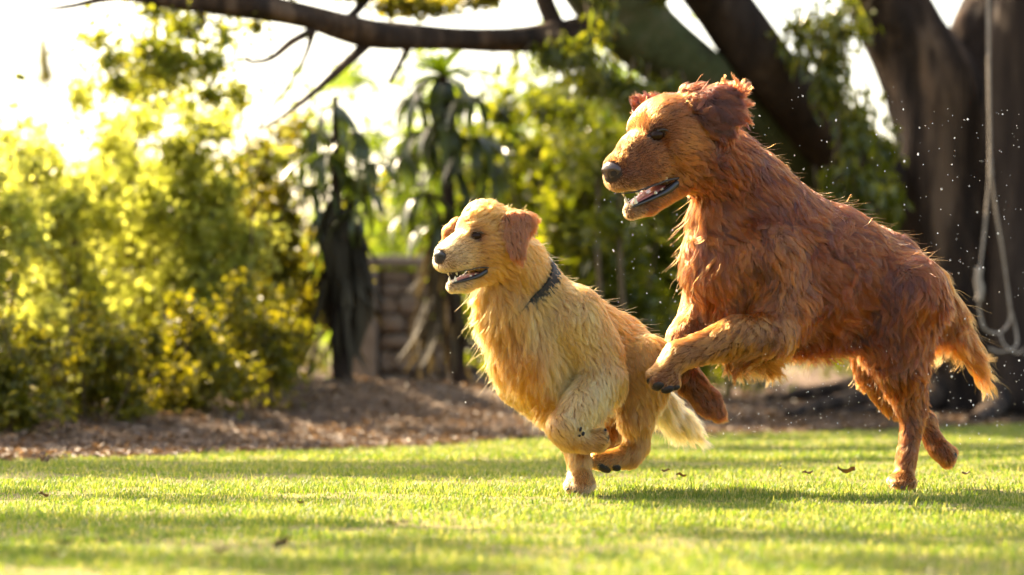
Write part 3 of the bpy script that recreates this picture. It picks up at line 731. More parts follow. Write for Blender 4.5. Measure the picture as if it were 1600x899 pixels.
class Dog:
    def __init__(s, base_d, yaw, voxel):
        s.d = base_d; s.prims = []; s.carves = []; s.bald = []; s.tint = []; s.voxel = voxel
        y = math.radians(yaw)
        s.fwd = np.array([-math.cos(y), -math.sin(y), 0]); s.near = np.array([math.sin(y), -math.cos(y), 0])
    def pt(s, px, py, dd):
        return P(px, py, s.d + dd)
    def vec(s, v):                      # photo-space direction (right, down, away) -> world
        return norm(np.array([v[0], v[2], -v[1]], float))
    def cone(s, a, b, ra, rb, k=14, sq=None, L=18, flow=(1, .6, .3), lift=.3, col=0, world=False):
        """tapered limb between two joints; a, b = (px, py, depth offset); radii and k in px"""
        A = a if world else s.pt(*a); B = b if world else s.pt(*b)
        s.prims.append(dict(t='c', a=A, b=B, ra=ra / PPM, rb=rb / PPM, k=k / PPM, sq=sq, L=L / PPM, flow=s.vec(flow) if not world else flow, lift=lift, col=col))
    def chain(s, pts, **kw):
        for (p, q) in zip(pts[:-1], pts[1:]):
            s.cone(p[:3], q[:3], p[3], q[3], **kw)
    def ell(s, c, ax, rad, k=10, L=8, flow=None, lift=.3, col=0):
        s.prims.append(dict(t='e', c=c, ax=np.array(ax), rad=np.array(rad), k=k / PPM, L=L / PPM, flow=flow, lift=lift, col=col))
    @staticmethod
    def dist(p, q):
        if p['t'] == 'c':
            a, b = p['a'], p['b']; ab = b - a
            x = q - a
            if p['sq'] is not None:
                axv, f = p['sq']; dq = x @ axv; x = x + dq[..., None] * axv * (1 / f - 1)
                dab = ab @ axv; ab = ab + dab * axv * (1 / f - 1)
            t = np.clip((x @ ab) / max(ab @ ab, 1e-9), 0, 1)
            dd = np.linalg.norm(x - t[..., None] * ab, axis=-1) - (p['ra'] + (p['rb'] - p['ra']) * t)
            if p['sq'] is not None: dd = dd * (0.5 + .5 * p['sq'][1])
            return dd
        x = (q - p['c']) @ p['ax'].T
        k0 = np.linalg.norm(x / p['rad'], axis=-1); k1 = np.linalg.norm(x / p['rad'] ** 2, axis=-1)
        return k0 * (k0 - 1) / np.maximum(k1, 1e-6)
    def bounds(s, p):
        if p['t'] == 'c':
            lo = np.minimum(p['a'] - p['ra'], p['b'] - p['rb']); hi = np.maximum(p['a'] + p['ra'], p['b'] + p['rb'])
        else:
            e = np.sqrt(((p['ax'] * p['rad'][:, None]) ** 2).sum(0)); lo, hi = p['c'] - e, p['c'] + e
        return lo, hi
    def build_grid(s):
        lo = np.min([s.bounds(p)[0] for p in s.prims], 0) - .03; hi = np.max([s.bounds(p)[1] for p in s.prims], 0) + .03
        h = s.voxel; n = np.ceil((hi - lo) / h).astype(int) + 1
        s.lo, s.h, s.n = lo, h, n
        S = np.full(n, .2, dtype=np.float32)
        axs = [lo[i] + h * np.arange(n[i]) for i in range(3)]
        def region(a, b, m):
            i0 = np.maximum(((a - m - lo) / h).astype(int), 0); i1 = np.minimum(((b + m - lo) / h).astype(int) + 2, n)
            sl_ = tuple(slice(i0[k], i1[k]) for k in range(3))
            q = np.stack(np.meshgrid(*[axs[k][sl_[k]] for k in range(3)], indexing='ij'), -1)
            return sl_, q
        for p in s.prims:
            a, b = s.bounds(p); sl_, q = region(a, b, p['k'] + .03)
            d = s.dist(p, q).astype(np.float32); o = S[sl_]; k = max(p['k'], 1e-4)
            g = np.maximum(k - np.abs(d - o), 0) / k
            S[sl_] = np.minimum(d, o) - g * g * k * .25
        for p in s.carves:
            a, b = s.bounds(p); sl_, q = region(a, b, .01)
            d = -s.dist(p, q).astype(np.float32); o = S[sl_]; k = .004
            g = np.maximum(k - np.abs(d - o), 0) / k
            S[sl_] = np.maximum(d, o) + g * g * k * .25
        s.S = S
    def sample(s, p):
        x = (p - s.lo) / s.h; x = np.clip(x, 0, s.n - 1.001); i = x.astype(int); f = x - i
        S = s.S; r = 0
        for dx in (0, 1):
            for dy in (0, 1):
                for dz in (0, 1):
                    w = (f[:, 0] if dx else 1 - f[:, 0]) * (f[:, 1] if dy else 1 - f[:, 1]) * (f[:, 2] if dz else 1 - f[:, 2])
                    r = r + w * S[i[:, 0] + dx, i[:, 1] + dy, i[:, 2] + dz]
        return r
    def grad(s, p, e=None):
        e = e or s.h * 1.2; g = []
        for k in range(3):
            o = np.zeros(3); o[k] = e; g.append(s.sample(p + o) - s.sample(p - o))
        return norm(np.stack(g, -1))
    def surface(s):
        """surface nets"""
        S = s.S; n = s.n
        neg = S < 0
        c = np.zeros(np.array(n) - 1, dtype=np.int8)
        for dx in (0, 1):
            for dy in (0, 1):
                for dz in (0, 1):
                    c += neg[dx:n[0] - 1 + dx, dy:n[1] - 1 + dy, dz:n[2] - 1 + dz]
        act = (c > 0) & (c < 8); idx = np.full(act.shape, -1, dtype=np.int64)
        ii = np.argwhere(act); idx[act] = np.arange(len(ii))
        acc = np.zeros((len(ii), 3)); cnt = np.zeros(len(ii))
        corners = [(0, 0, 0), (1, 0, 0), (0, 1, 0), (1, 1, 0), (0, 0, 1), (1, 0, 1), (0, 1, 1), (1, 1, 1)]
        for a in range(8):
            for b in range(a + 1, 8):
                ca, cb = np.array(corners[a]), np.array(corners[b])
                if abs(ca - cb).sum() != 1: continue
                va = S[tuple((ii + ca).T)]; vb = S[tuple((ii + cb).T)]
                m = (va < 0) != (vb < 0); t = va[m] / (va[m] - vb[m])
                acc[m] += ca + t[:, None] * (cb - ca); cnt[m] += 1
        v = s.lo + s.h * (ii + acc / cnt[:, None])
        F = []
        for ax in range(3):
            o1, o2 = [(1, 2), (2, 0), (0, 1)][ax]
            sa = [slice(None)] * 3; sb = [slice(None)] * 3; sa[ax] = slice(0, n[ax] - 1); sb[ax] = slice(1, n[ax])
            A = neg[tuple(sa)]; B = neg[tuple(sb)]
            e = np.argwhere(A != B); e = e[(e[:, o1] > 0) & (e[:, o2] > 0) & (e[:, o1] < n[o1] - 1) & (e[:, o2] < n[o2] - 1)]
            fl = A[tuple(e.T)]
            u = np.zeros(3, int); u[o1] = 1; w = np.zeros(3, int); w[o2] = 1
            q = np.stack([idx[tuple((e - u - w).T)], idx[tuple((e - w).T)], idx[tuple(e.T)], idx[tuple((e - u).T)]], -1)
            q[~fl] = q[~fl][:, ::-1]
            F.append(q)
        F = np.concatenate(F)
        F = F[(F >= 0).all(1)]
        # relax
        for it in range(3):
            acc = np.zeros_like(v); cnt = np.zeros(len(v))
            for a, b in ((0, 1), (1, 2), (2, 3), (3, 0)):
                np.add.at(acc, F[:, a], v[F[:, b]]); np.add.at(cnt, F[:, a], 1)
                np.add.at(acc, F[:, b], v[F[:, a]]); np.add.at(cnt, F[:, b], 1)
            v = v * .5 + .5 * acc / cnt[:, None]
            v = v - s.grad(v) * np.clip(s.sample(v), -s.h, s.h)[:, None] * .7
        return v, F
    def attributes(s, p):
        """fur length, flow, lift, colour blended from the nearest parts of the body"""
        W = np.zeros((len(p), len(s.prims)))
        for i, q in enumerate(s.prims): W[:, i] = s.dist(q, p)
        W = np.exp(-np.maximum(W - W.min(1, keepdims=True), 0) / .006); W /= W.sum(1, keepdims=True)
        L = W @ np.array([q['L'] for q in s.prims]); lift = W @ np.array([q['lift'] for q in s.prims])
        flow = W @ np.array([q['flow'] for q in s.prims])
        col = W @ np.array([s.palette[q['col']] for q in s.prims])
        for c, rad, soft, tc in s.tint:           # coat markings, plus some shade and highlight painted in as colour
            a = np.clip((rad + soft - np.linalg.norm(p - c, axis=1)) / soft, 0, 1)[:, None]; a = a * a * (3 - 2 * a)
            col = col * (1 - a) + np.array(tc) * a
        return L, flow, lift, col
    def head(s, O, hf, sc, cols, fl=1.0, dome=0, jaw_drop=0, jaw_r=0, mz=1.0):
        """head in its own axes: forward, near side, up; units photo px * sc"""
        hf = norm(np.array([hf[0], hf[2], -hf[1]], float))
        ln = norm(np.array([-hf[1], hf[0], 0]));
        if ln[1] > 0: ln = -ln
        up = np.cross(hf, ln)
        if up[2] < 0: up = -up
        s.hf, s.hl, s.hu, s.hO, s.hs = hf, ln, up, O, sc / PPM
        H = lambda a, l, b: O + (hf * a + ln * l + up * b) * s.hs
        s.H = H
        AX = (hf, ln, up)
        face, muz, ear, crown, cheek = cols
        R = lambda *r: np.array(r) * s.hs
        back = lambda *w: norm(hf * w[0] + ln * w[1] + up * w[2])
        E = s.ell
        E(H(-46, 0, 6 + dome * .5), AX, R(54, 47, 44 + dome), 10, max(13, 9 + dome) * fl, back(-1, 0, .05), .4, crown)
        E(H(-78, 0, -20), AX, R(44, 44, 44), 14, 16 * fl, back(-1, 0, -.3), .35, crown)
        for sg in (1, -1):
            E(H(-18, sg * 21, 8 + dome * .3), AX, R(24, 18, 16), 12, 7 * fl, back(-1, sg * .4, .1), .25, face)      # brow
            E(H(-42, sg * 36, -30), AX, R(38, 24, 34), 12, 13 * fl, back(-1, sg * .3, -.45), .3, cheek)             # cheek
            E(H(52, sg * 14 * mz, -50), AX, R(34, 17 * mz, 19), 7, 4.5 * fl, back(-1, sg * .25, -.35), .12, muz)              # flews
            E(H(14, sg * 24, -44), AX, R(36, 14, 26), 9, 6 * fl, back(-1, sg * .2, -.3), .18, cheek)
        E(H(14, 0, -18), AX, R(48, 28, 28), 14, 5.5 * fl, back(-1, 0, .1), .15, face)
        E(H(58, 0, -31), AX, R(38, 23 * mz, 22 * mz), 9, 3.5 * fl, back(-1, 0, .05), .1, muz)
        E(H(76, 0, -44), AX, R(17, 21 * mz, 21), 8, 3 * fl, back(-1, 0, -.2), .1, muz)
        # lower jaw
        jd = jaw_drop
        s.cone(H(-22, 0, -86), H(30, 0, -94 - jd), (24 + jaw_r) * sc, 17 * sc, 8, (ln, 1.0), 9 * fl, back(-.8, 0, -.6), .25, cheek, True)
        s.cone(H(30, 0, -94 - jd), H(68, 0, -93 - jd * 1.3), 17 * sc, 12 * sc, 6, None, 5 * fl, back(-.9, 0, -.5), .2, muz, True)
        E(H(-50, 0, -62), AX, R(46, 40, 44), 16, 20 * fl, back(-.7, 0, -.8), .35, cheek)
        # mouth gap
        s.carves.append(dict(t='e', c=H(52, 0, -77 - jd * .5), ax=np.array(AX), rad=R(60, 60, 6.5 + jd * .45)))
        s.bald.append((H(52, 0, -77 - jd * .5), np.array(AX), R(62, 60, 8.0 + jd * .5)))
        s.bald.append((H(90, 0, -32), np.array(AX), R(13, 21, 16)))
        for sg in (1, -1): s.bald.append((H(7, sg * 31, -3), np.array(AX), R(13, 15, 9)))
    def obj_ellipsoid(s, name, c, ax, rad, mat, seg=20):
        bm = bmesh.new(); bmesh.ops.create_uvsphere(bm, u_segments=seg, v_segments=seg // 2 + 2, radius=1)
        A = np.array(ax)
        for v in bm.verts:
            w = c + (np.array(v.co) * rad) @ A - s.base; v.co = w
        for f in bm.faces: f.smooth = True
        me = bpy.data.meshes.new(name); bm.to_mesh(me); bm.free(); me.materials.append(mat)
        return link(name, me, s.root)
    def finish(s, name, label, base, nhair, mat, clump_n, wave, seed, hair_r=.00045, gravity=.25, wl_=.07, swirl=.45):
        s.base = np.array(base); s.root = empty(name, tuple(base)); tag(s.root, label, 'dog')
        s.build_grid(); v, F = s.surface()
        L, flow, lift, col = s.attributes(v)
        sk = col * .35  # skin colour darkened to act as shade in the gaps between locks
        for i, (c, ax, rad) in enumerate(s.bald):
            q = np.linalg.norm(((v - c) @ ax.T) / rad, axis=1); m = q < 1.0
            sk[m] = (.035, .016, .013) if i == 0 else (.02, .013, .010)
        me = mesh_np('body', v - s.base, F, True, M['skin'])
        at = me.attributes.new('skin_color', 'FLOAT_COLOR', 'POINT')
        at.data.foreach_set('color', np.concatenate([sk, np.ones((len(sk), 1))], 1).astype(np.float32).ravel())
        s.body = link('body', me, s.root)
        s.fur(v, F, nhair, mat, clump_n, wave, seed, hair_r, gravity, wl_, swirl)
    def fur(s, v, F, nh, mat, clump_n, wave, seed, hair_r, gravity, wl_, swirl):
        r = np.random.default_rng(seed)
        T = np.concatenate([F[:, [0, 1, 2]], F[:, [0, 2, 3]]]); a, b, c = v[T[:, 0]], v[T[:, 1]], v[T[:, 2]]
        area = np.linalg.norm(np.cross(b - a, c - a), axis=1)
        def roots(n):
            t = r.choice(len(T), size=n, p=area / area.sum()); u = r.random((n, 2)); f = u.sum(1) > 1; u[f] = 1 - u[f]
            return a[t] + u[:, :1] * (b[t] - a[t]) + u[:, 1:] * (c[t] - a[t])
        def grow(p, len_, flow, lift, M_=7, jit=.12):
            n = len(p); nr = s.grad(p)
            out = [p]
            sw_ = swirl * np.clip(len_ / .028, .15, 1.1)[:, None]
            fl = norm(flow) + vnoise(p, wl_, seed + 1) * sw_ + vnoise(p, wl_ * 3, seed + 2) * sw_ * .5
            fl = fl + r.normal(0, jit, (n, 3))
            d_prev = None; q = p
            for k in range(1, M_):
                t = (k - .5) / (M_ - 1)
                g = s.grad(q, s.h * 2) if k > 1 else nr
                ft = fl - g * (fl * g).sum(1, keepdims=True) * np.clip(1.3 - 1.1 * t, 0.2, 1)
                d = norm(ft) + g * (lift * (1.25 - t))[:, None] + np.array([0, 0, -1.0]) * gravity * t
                d = norm(d)
                if d_prev is not None: d = norm(d_prev * .45 + d * .55)
                q = q + d * (len_ / (M_ - 1))[:, None]
                dist = s.sample(q); pen = np.maximum(.0015 + .003 * t - dist, 0)
                q = q + g * np.minimum(pen, .02)[:, None]
                out.append(q); d_prev = d
            return np.stack(out, 1)
        def prep(n):
            p = roots(n)
            keep = np.ones(len(p), bool)
            for cc, ax, rad in s.bald:
                keep &= np.linalg.norm(((p - cc) @ ax.T) / rad, axis=1) > 1.0
            return p[keep]
        M_ = 8
        cp = prep(clump_n); cL, cf, cl, cc_ = s.attributes(cp)
        cL = cL * r.uniform(.85, 1.3, len(cp))
        C = grow(cp, cL, cf, cl * r.uniform(.6, 1.5, len(cp)), M_, .22)
        # locks are wavy: each clump swings side to side
        tt = np.linspace(0, 1, M_)
        tang = norm(C[:, -1] - C[:, 0]); side = norm(np.cross(tang, s.grad(cp)))
        ph = r.uniform(0, 6.28, len(cp)); fr = r.uniform(5, 10, len(cp))
        sw = np.sin(fr[:, None] * tt[None] + ph[:, None]) - np.sin(ph)[:, None]
        C = C + side[:, None] * (sw * cL[:, None] * wave * (tt[None] ** .7))[..., None]
        p = prep(nh); L, flow, lift, col = s.attributes(p); n = len(p)
        kd = kdtree.KDTree(len(cp))
        for i, q in enumerate(cp): kd.insert(q, i)
        kd.balance()
        ci = np.fromiter((kd.find(q)[1] for q in p), dtype=np.int64, count=n)
        ln = L * r.uniform(.7, 1.15, n)
        H = grow(p, ln, flow, lift, M_)
        short = np.clip((L - .010) / .018, 0.18, 1)
        fac = (s.clump * short * r.uniform(.7, 1.0, n))[:, None] * np.clip(tt[None] * 1.25, 0, 1) ** 1.1
        far = np.linalg.norm(p - cp[ci], axis=1) > .022; fac[far] *= .2
        ratio = np.clip(ln / cL[ci], .3, 1.2)
        # follow the clump's own path, keeping a small offset from it
        tgt = C[ci]; off = (p - cp[ci])[:, None] * (1 - .93 * tt[None, :, None] ** .8)
        G = cp[ci][:, None] + (tgt - cp[ci][:, None]) * ratio[:, None, None] + off
        H = H * (1 - fac[..., None]) + G * fac[..., None]
        # flyaway hairs
        fly = r.random(n) < .006
        H[fly] = H[fly] + (s.grad(p[fly])[:, None] * (tt ** 1.3)[None, :, None] * (ln[fly] * r.uniform(.2, .8, fly.sum()))[:, None, None])
        q = H.reshape(-1, 3); dist = s.sample(q); pen = np.clip(.0012 - dist, 0, .012); pen[::M_] = 0
        q = q + s.grad(q, s.h * 2) * pen[:, None]
        # colour per strand
        cv = 1 + s.cvar * r.normal(size=len(cp))[ci] * np.clip(short, .55, 1) + .16 * r.normal(size=n) + s.nvar * (.16 * snoise(p, .10, seed + 9) + .12 * snoise(p, .035, seed + 10) + .13 * snoise(p * np.array([1, 1, 2.2]), .016, seed + 11))
        colr = np.clip(col * np.clip(cv, s.cmin, 1.8)[:, None], .003, .95)
        cu = bpy.data.hair_curves.new('fur'); cu.add_curves([M_] * n)
        cu.attributes['position'].data.foreach_set('vector', (q - s.base).astype(np.float32).ravel()) if 'position' in cu.attributes else cu.position_data.foreach_set('vector', (q - s.base).astype(np.float32).ravel())
        ra = cu.attributes.get('radius') or cu.attributes.new('radius', 'FLOAT', 'POINT')
        rad = hair_r * r.uniform(.7, 1.3, n)[:, None] * (1 - .78 * tt[None] ** 1.5)
        ra.data.foreach_set('value', rad.astype(np.float32).ravel())
        ca = cu.attributes.new('fur_color', 'FLOAT_COLOR', 'CURVE')
        ca.data.foreach_set('color', np.concatenate([colr, np.ones((n, 1))], 1).astype(np.float32).ravel())
        cu.materials.append(mat)
        o = link('fur', cu, s.root); o['kind'] = 'stuff'
        return o
    def face_parts(s, nose_mat, jd=0, eye_r=9.0, tongue=True, teeth=True):
        H = s.H; AX = (s.hf, s.hl, s.hu); hs = s.hs
        R = lambda *r_: np.array(r_) * hs
        for sg in (1, -1):
            def surf(a_, b_, out=0.0):
                l_ = 12.0
                while l_ < 60 and float(s.sample(H(a_, sg * l_, b_)[None])[0]) < 0: l_ += .4
                return H(a_, sg * (l_ + out), b_)
            eye_o = s.obj_ellipsoid('eye', surf(1, -3, 4.4 - eye_r), AX, R(eye_r * 1.25, eye_r, eye_r * .9), M['eye'])
            # lids: dark rims above and below the eye
            for e, z in ((1, 5.0),):
                pts = [surf(11, -5), surf(6, 2.2, .8), surf(-3, 3.2, 1), surf(-12, -3.5, 0)]
                v, f = tube([p_ - s.base for p_ in pts], [.8 * hs, 1.6 * hs, 1.6 * hs, .8 * hs], 7, 4, 0, 0)
                link('eyelid', mesh_any('eyelid', v, f, M['lip']), eye_o)
        # nose leather: a rounded block, narrower below, with two nostrils
        bm = bmesh.new(); bmesh.ops.create_uvsphere(bm, u_segments=28, v_segments=18, radius=1)
        for v in bm.verts:
            x, y, z = v.co
            w = 19 * (1 - .28 * max(-z, 0)) * (1 if z < .2 else 1 - .25 * (z - .2)); hgt = 14.5
            # nostrils
            for sg in (1, -1):
                dq = math.hypot((y - sg * .55) / .34, (z + .10) / .36)
                if x > .1 and dq < 1: x -= .55 * (1 - dq * dq)
            dq = abs(y) / .10
            if x > 0 and z < .25 and dq < 1: x -= .14 * (1 - dq)
            v.co = H(86 + x * 11.5, y * w, -31 + z * hgt) - s.base
        for f in bm.faces: f.smooth = True
        me = bpy.data.meshes.new('nose'); bm.to_mesh(me); bm.free(); me.materials.append(nose_mat); link('nose', me, s.root)
        if tongue:
            pts = [H(-20, 0, -80 - jd * .4), H(20, 0, -79 - jd * .6), H(52, 0, -80 - jd * .9), H(66, 0, -83 - jd * 1.2)]
            bm = bmesh.new(); bmesh.ops.create_uvsphere(bm, u_segments=20, v_segments=14, radius=1)
            for v in bm.verts:
                x, y, z = v.co; t = (x + 1) / 2
                v.co = H(-24 + 90 * t, y * 17 * (1 - .2 * t), -81 - jd * (.3 + .9 * t) + z * 4 - 2.5 * (1 - y * y)) - s.base
            for f in bm.faces: f.smooth = True
            me = bpy.data.meshes.new('tongue'); bm.to_mesh(me); bm.free(); me.materials.append(M['tongue']); link('tongue', me, s.root)
        # dark lips along both edges of the mouth
        for sg in (1, -1):
            lo = [H(74, sg * 4, -88 - jd * 1.1), H(62, sg * 13, -86 - jd), H(34, sg * 17, -86 - jd * .9), H(10, sg * 25, -85 - jd * .7), H(-6, sg * 30, -81 - jd * .4), H(-9, sg * 30, -77 - jd * .2)]
            v, f = tube([p_ - s.base for p_ in lo], [1.5 * hs, 2.6 * hs, 4.2 * hs, 5.4 * hs, 4.6 * hs, 2.4 * hs], 8, 5, .1, 3)
            link('lower_lip', mesh_any('lower_lip', v, f, M['lip']), s.root)
            hi = [H(88, sg * 5, -66), H(72, sg * 20, -70), H(45, sg * 27, -71), H(12, sg * 33, -72), H(-12, sg * 34, -76)]
            v, f = tube([p_ - s.base for p_ in hi], [.6 * hs, 1.0 * hs, 1.4 * hs, 1.8 * hs, 1.8 * hs], 8, 5, .1, 4)
            link('upper_lip', mesh_any('upper_lip', v, f, M['lip']), s.root)
            if teeth:
                def tooth(a, l, b, hgt, w):
                    v, f = tube([H(a, l, b) - s.base, H(a, l, b + hgt * .5) - s.base, H(a - 1, l, b + hgt) - s.base], [w * hs, w * .8 * hs, .6 * hs], 7, 3, 0, 0)
                    link('tooth', mesh_any('tooth', v, f, M['tooth']), s.root)
                tooth(64, sg * 10, -85 - jd * .9, 12, 3.2)          # lower canine
                for a_, l_, hh in ((26, 17, 5), (14, 20, 6)): tooth(a_, sg * l_, -84 - jd * .7, hh, 3.6)
                for l_ in (2.5, 6.5): tooth(69, sg * l_, -86 - jd, 5, 2.0)
                tooth(62, sg * 15, -67, -12, 3.0)
                for a_, l_, hh in ((20, 25, 7), (8, 27, 8)): tooth(a_, sg * l_, -68, -hh, 3.4)
    def pads(s, lst):
        for (c, n_, rad) in lst:
            n_ = norm(np.asarray(n_, float)); t = norm(np.cross(n_, np.array([.3, .2, .9]))); b = np.cross(n_, t)
            s.obj_ellipsoid('paw_pad', c, (t, b, n_), np.array(rad) / PPM, M['pad'], 12)
    def claws(s, lst):
        for (p0, p1) in lst:
            p0, p1 = s.pt(*p0), s.pt(*p1); mid = (p0 + p1) / 2 + np.array([0, 0, .002])
            v, f = tube([p0 - s.base, mid - s.base, p1 - s.base], [.0035, .003, .0008], 7, 3, 0, 0)
            link('claw', mesh_any('claw', v, f, M['claw']), s.root)

# ---- the red dog
def red_dog():
    D = Dog(7.0, 25, .0052); D.clump = .98; D.cvar = .44; D.nvar = 1.0; D.cmin = .35
    R0 = (.100, .0185, .0022); R1 = (.152, .032, .0043); R2 = (.27, .078, .0145); R3 = (.058, .011, .002); R4 = (.25, .057, .008); R5 = (.105, .022, .0035)
    D.palette = [R0, R1, R2, R3, R4, R5]
    dp = lambda px: (px - 1250) / 100 * .073
    nz, sqw = D.near, .76
    c = lambda px, py, r, o=0: (px + o * 18, py, dp(px) - o * .066, r)
    sq = (nz, .78)
    # trunk of the body
    D.chain([c(1148, 405, 74), c(1215, 412, 99), c(1295, 424, 99), c(1375, 438, 71), c(1416, 462, 56)], k=24, sq=sq, L=37, flow=(.75, .8, .25), lift=.17, col=0)
    D.chain([c(1130, 250, 50), c(1172, 310, 66), c(1215, 365, 84)], k=26, sq=(nz, .86), L=32, flow=(.7, .8, .25), lift=.15, col=0)      # neck
    D.chain([c(1116, 330, 36), c(1132, 412, 56), c(1156, 452, 56)], k=24, L=38, flow=(.15, 1, .1), lift=.24, col=1)        # breast
    D.chain([c(1200, 480, 58), c(1285, 492, 46), c(1340, 492, 30)], k=24, sq=(nz, .8), L=46, flow=(.4, 1, .2), lift=.2, col=0)   # belly
    # near foreleg: shoulder, upper arm, forearm carried forward, paw
    n = 1
    D.chain([c(1175, 400, 58, n), c(1205, 470, 50, n), (1208, 526, -.165, 34)], k=18, L=24, flow=(.35, 1, .1), lift=.18, col=1)
    D.chain([(1208, 526, -.165, 35), (1150, 526, -.20, 30), (1090, 546, -.23, 21)], k=8, L=15, flow=(-.6, .75, 0), lift=.20, col=2)
    D.chain([(1200, 560, -.13, 16), (1150, 562, -.17, 14)], k=18, L=34, flow=(.35, 1, .05), lift=.3, col=2)           # feathering
    D.chain([(1090, 546, -.23, 21), (1060, 556, -.245, 21), (1040, 580, -.255, 18)], k=6, L=11, flow=(-.9, .5, 0), lift=.15, col=2)
    for (x, y, dd) in ((1019, 588, -.262), (1026, 597, -.275), (1040, 602, -.278), (1053, 600, -.268)):
        D.cone((1042, 576, -.255), (x, y, dd), 14, 9.5, 2.5, None, 6, (-.8, .6, 0), .12, 2)
    # far foreleg: upper arm, forearm, paw folded back
    f = -1
    D.chain([c(1135, 430, 48, f), (1102, 485, -.03, 34), (1072, 530, -.07, 26), (1056, 562, -.09, 22)], k=16, L=11, flow=(-.3, 1, 0), lift=.18, col=1)
    D.chain([(1056, 562, -.09, 22), (1078, 596, -.075, 19), (1106, 628, -.06, 19)], k=10, L=15, flow=(.6, .8, 0), lift=.18, col=5)
    D.chain([(1106, 628, -.06, 19), (1122, 646, -.05, 12)], k=8, L=11, flow=(.6, .8, 0), lift=.14, col=5)
    # near hind leg, straight under the body
    D.chain([c(1398, 462, 66, n), (1398, 520, .06, 54), (1408, 575, .05, 40)], k=22, L=32, flow=(.15, 1, 0), lift=.15, col=0)
    D.chain([(1408, 575, .05, 40), (1420, 630, .065, 22), (1425, 664, .065, 16), (1417, 712, .05, 13.5), (1413, 742, .04, 14)], k=7, L=14, flow=(.1, 1, 0), lift=.14, col=1)
    D.chain([(1428, 580, .06, 16), (1436, 640, .07, 8)], k=16, L=24, flow=(.35, 1, .2), lift=.3, col=1)
    for (x, y, dd) in ((1402, 754, .012), (1412, 757, .005), (1423, 755, .012), (1396, 752, .035)):
        D.cone((1413, 744, .035), (x, y, dd), 12, 9, 3, None, 5, (-.5, .8, -.3), .1, 2)
    # far hind leg, knee forward and foot trailing
    D.chain([c(1392, 470, 56, f), (1372, 540, .18, 42), (1366, 580, .18, 30)], k=20, L=16, flow=(0, 1, 0), lift=.18, col=4)
    D.chain([(1366, 580, .18, 30), (1400, 628, .19, 22), (1444, 656, .20, 15), (1458, 688, .19, 13), (1472, 706, .18, 14)], k=7, L=14, flow=(.5, .9, 0), lift=.15, col=1)
    for (x, y, dd) in ((1483, 716, .165), (1480, 722, .18), (1486, 708, .19)):
        D.cone((1468, 702, .18), (x, y, dd), 14, 10, 5, None, 6, (.6, .7, 0), .1, 1)
    D.chain([(1350, 560, .17, 14), (1378, 618, .18, 10)], k=16, L=24, flow=(-.2, 1, 0), lift=.3, col=4)
    # tail
    D.chain([(1448, 440, .17, 26), (1478, 482, .20, 20), (1505, 530, .22, 13), (1530, 575, .23, 6)], k=16, L=54, flow=(.42, 1, .1), lift=.24, col=4)
    D.chain([(1462, 470, .18, 18), (1478, 530, .20, 10)], k=14, L=54, flow=(.05, 1, .1), lift=.3, col=4)
    # head
    O = D.pt(1008, 209, -.255)
    D.head(O, (-.695, .348, -.626), 1.0, (1, 1, 3, 1, 4), fl=.9, dome=-5, jaw_drop=6, jaw_r=2, mz=1.06)
    D.chain([(1085, 235, -.16, 50), (1130, 262, -.115, 54)], k=18, L=22, flow=(.8, .6, .3), lift=.35, col=0)
    # near ear: flying up and back
    ez = norm(np.array([.45, -.85, .25]))
    D.cone((1082, 166, -.225), (1134, 168, -.235), 20, 32, 5, (ez, .26), 24, (.9, .25, .1), .18, 3)
    D.cone((1118, 184, -.24), (1140, 204, -.24), 26, 12, 5, (ez, .28), 20, (.6, .6, .1), .15, 3)
    D.cone((1072, 150, -.20), (1148, 148, -.21), 11, 11, 6, None, 26, (.9, -.5, .1), .6, 3)
    # far ear: a tuft over the brow
    D.cone((1030, 170, -.14), (1003, 168, -.10), 16, 13, 8, None, 16, (-.3, -.8, .3), .5, 3)
    D.tint += [(D.H(70, 0, -62), 20 / PPM, 18 / PPM, (.26, .095, .026)), (D.H(68, 0, -104), 12 / PPM, 14 / PPM, (.30, .13, .045)),
               (D.H(8, 31, 0), 9 / PPM, 12 / PPM, (.05, .012, .003)), (D.H(8, -31, 0), 9 / PPM, 12 / PPM, (.05, .012, .003)),
               (D.H(50, 0, -8), 8 / PPM, 20 / PPM, (.20, .06, .012)), (D.H(-70, 26, -96), 8 / PPM, 26 / PPM, (.09, .018, .003))]  # lighter bridge patch paints in the highlight along the muzzle top
    base = np.array([D.pt(1413, 755, .03)[0], 7.03, 0.0])
    D.finish('dog', 'large wet red brown dog leaping with front paws raised, mouth open', base, 260000, M['fur_red'], 7500, .12, 21, .00037, .36, .085, .62)
    D.face_parts(M['nose_red'], jd=6, eye_r=10.5)
    D.pads([(D.pt(1028, 604, -.282), (-.1, -.5, -.8), (9, 12, 5)), (D.pt(1043, 609, -.284), (.1, -.45, -.85), (8, 11, 5)), (D.pt(1016, 596, -.268), (-.3, -.5, -.75), (6, 8, 4)), (D.pt(1056, 606, -.275), (.2, -.4, -.85), (6, 7, 4)),
            (D.pt(1490, 715, .17), (.9, -.2, -.4), (11, 8, 5)), (D.pt(1124, 650, -.055), (.6, -.2, -.8), (8, 7, 4))])
    D.claws([((1400, 757, .004), (1393, 762, -.006)), ((1411, 760, -.003), (1407, 765, -.012)), ((1489, 724, .175), (1490, 731, .175)), ((1492, 712, .185), (1496, 718, .185))])
    return D
RED = red_dog()

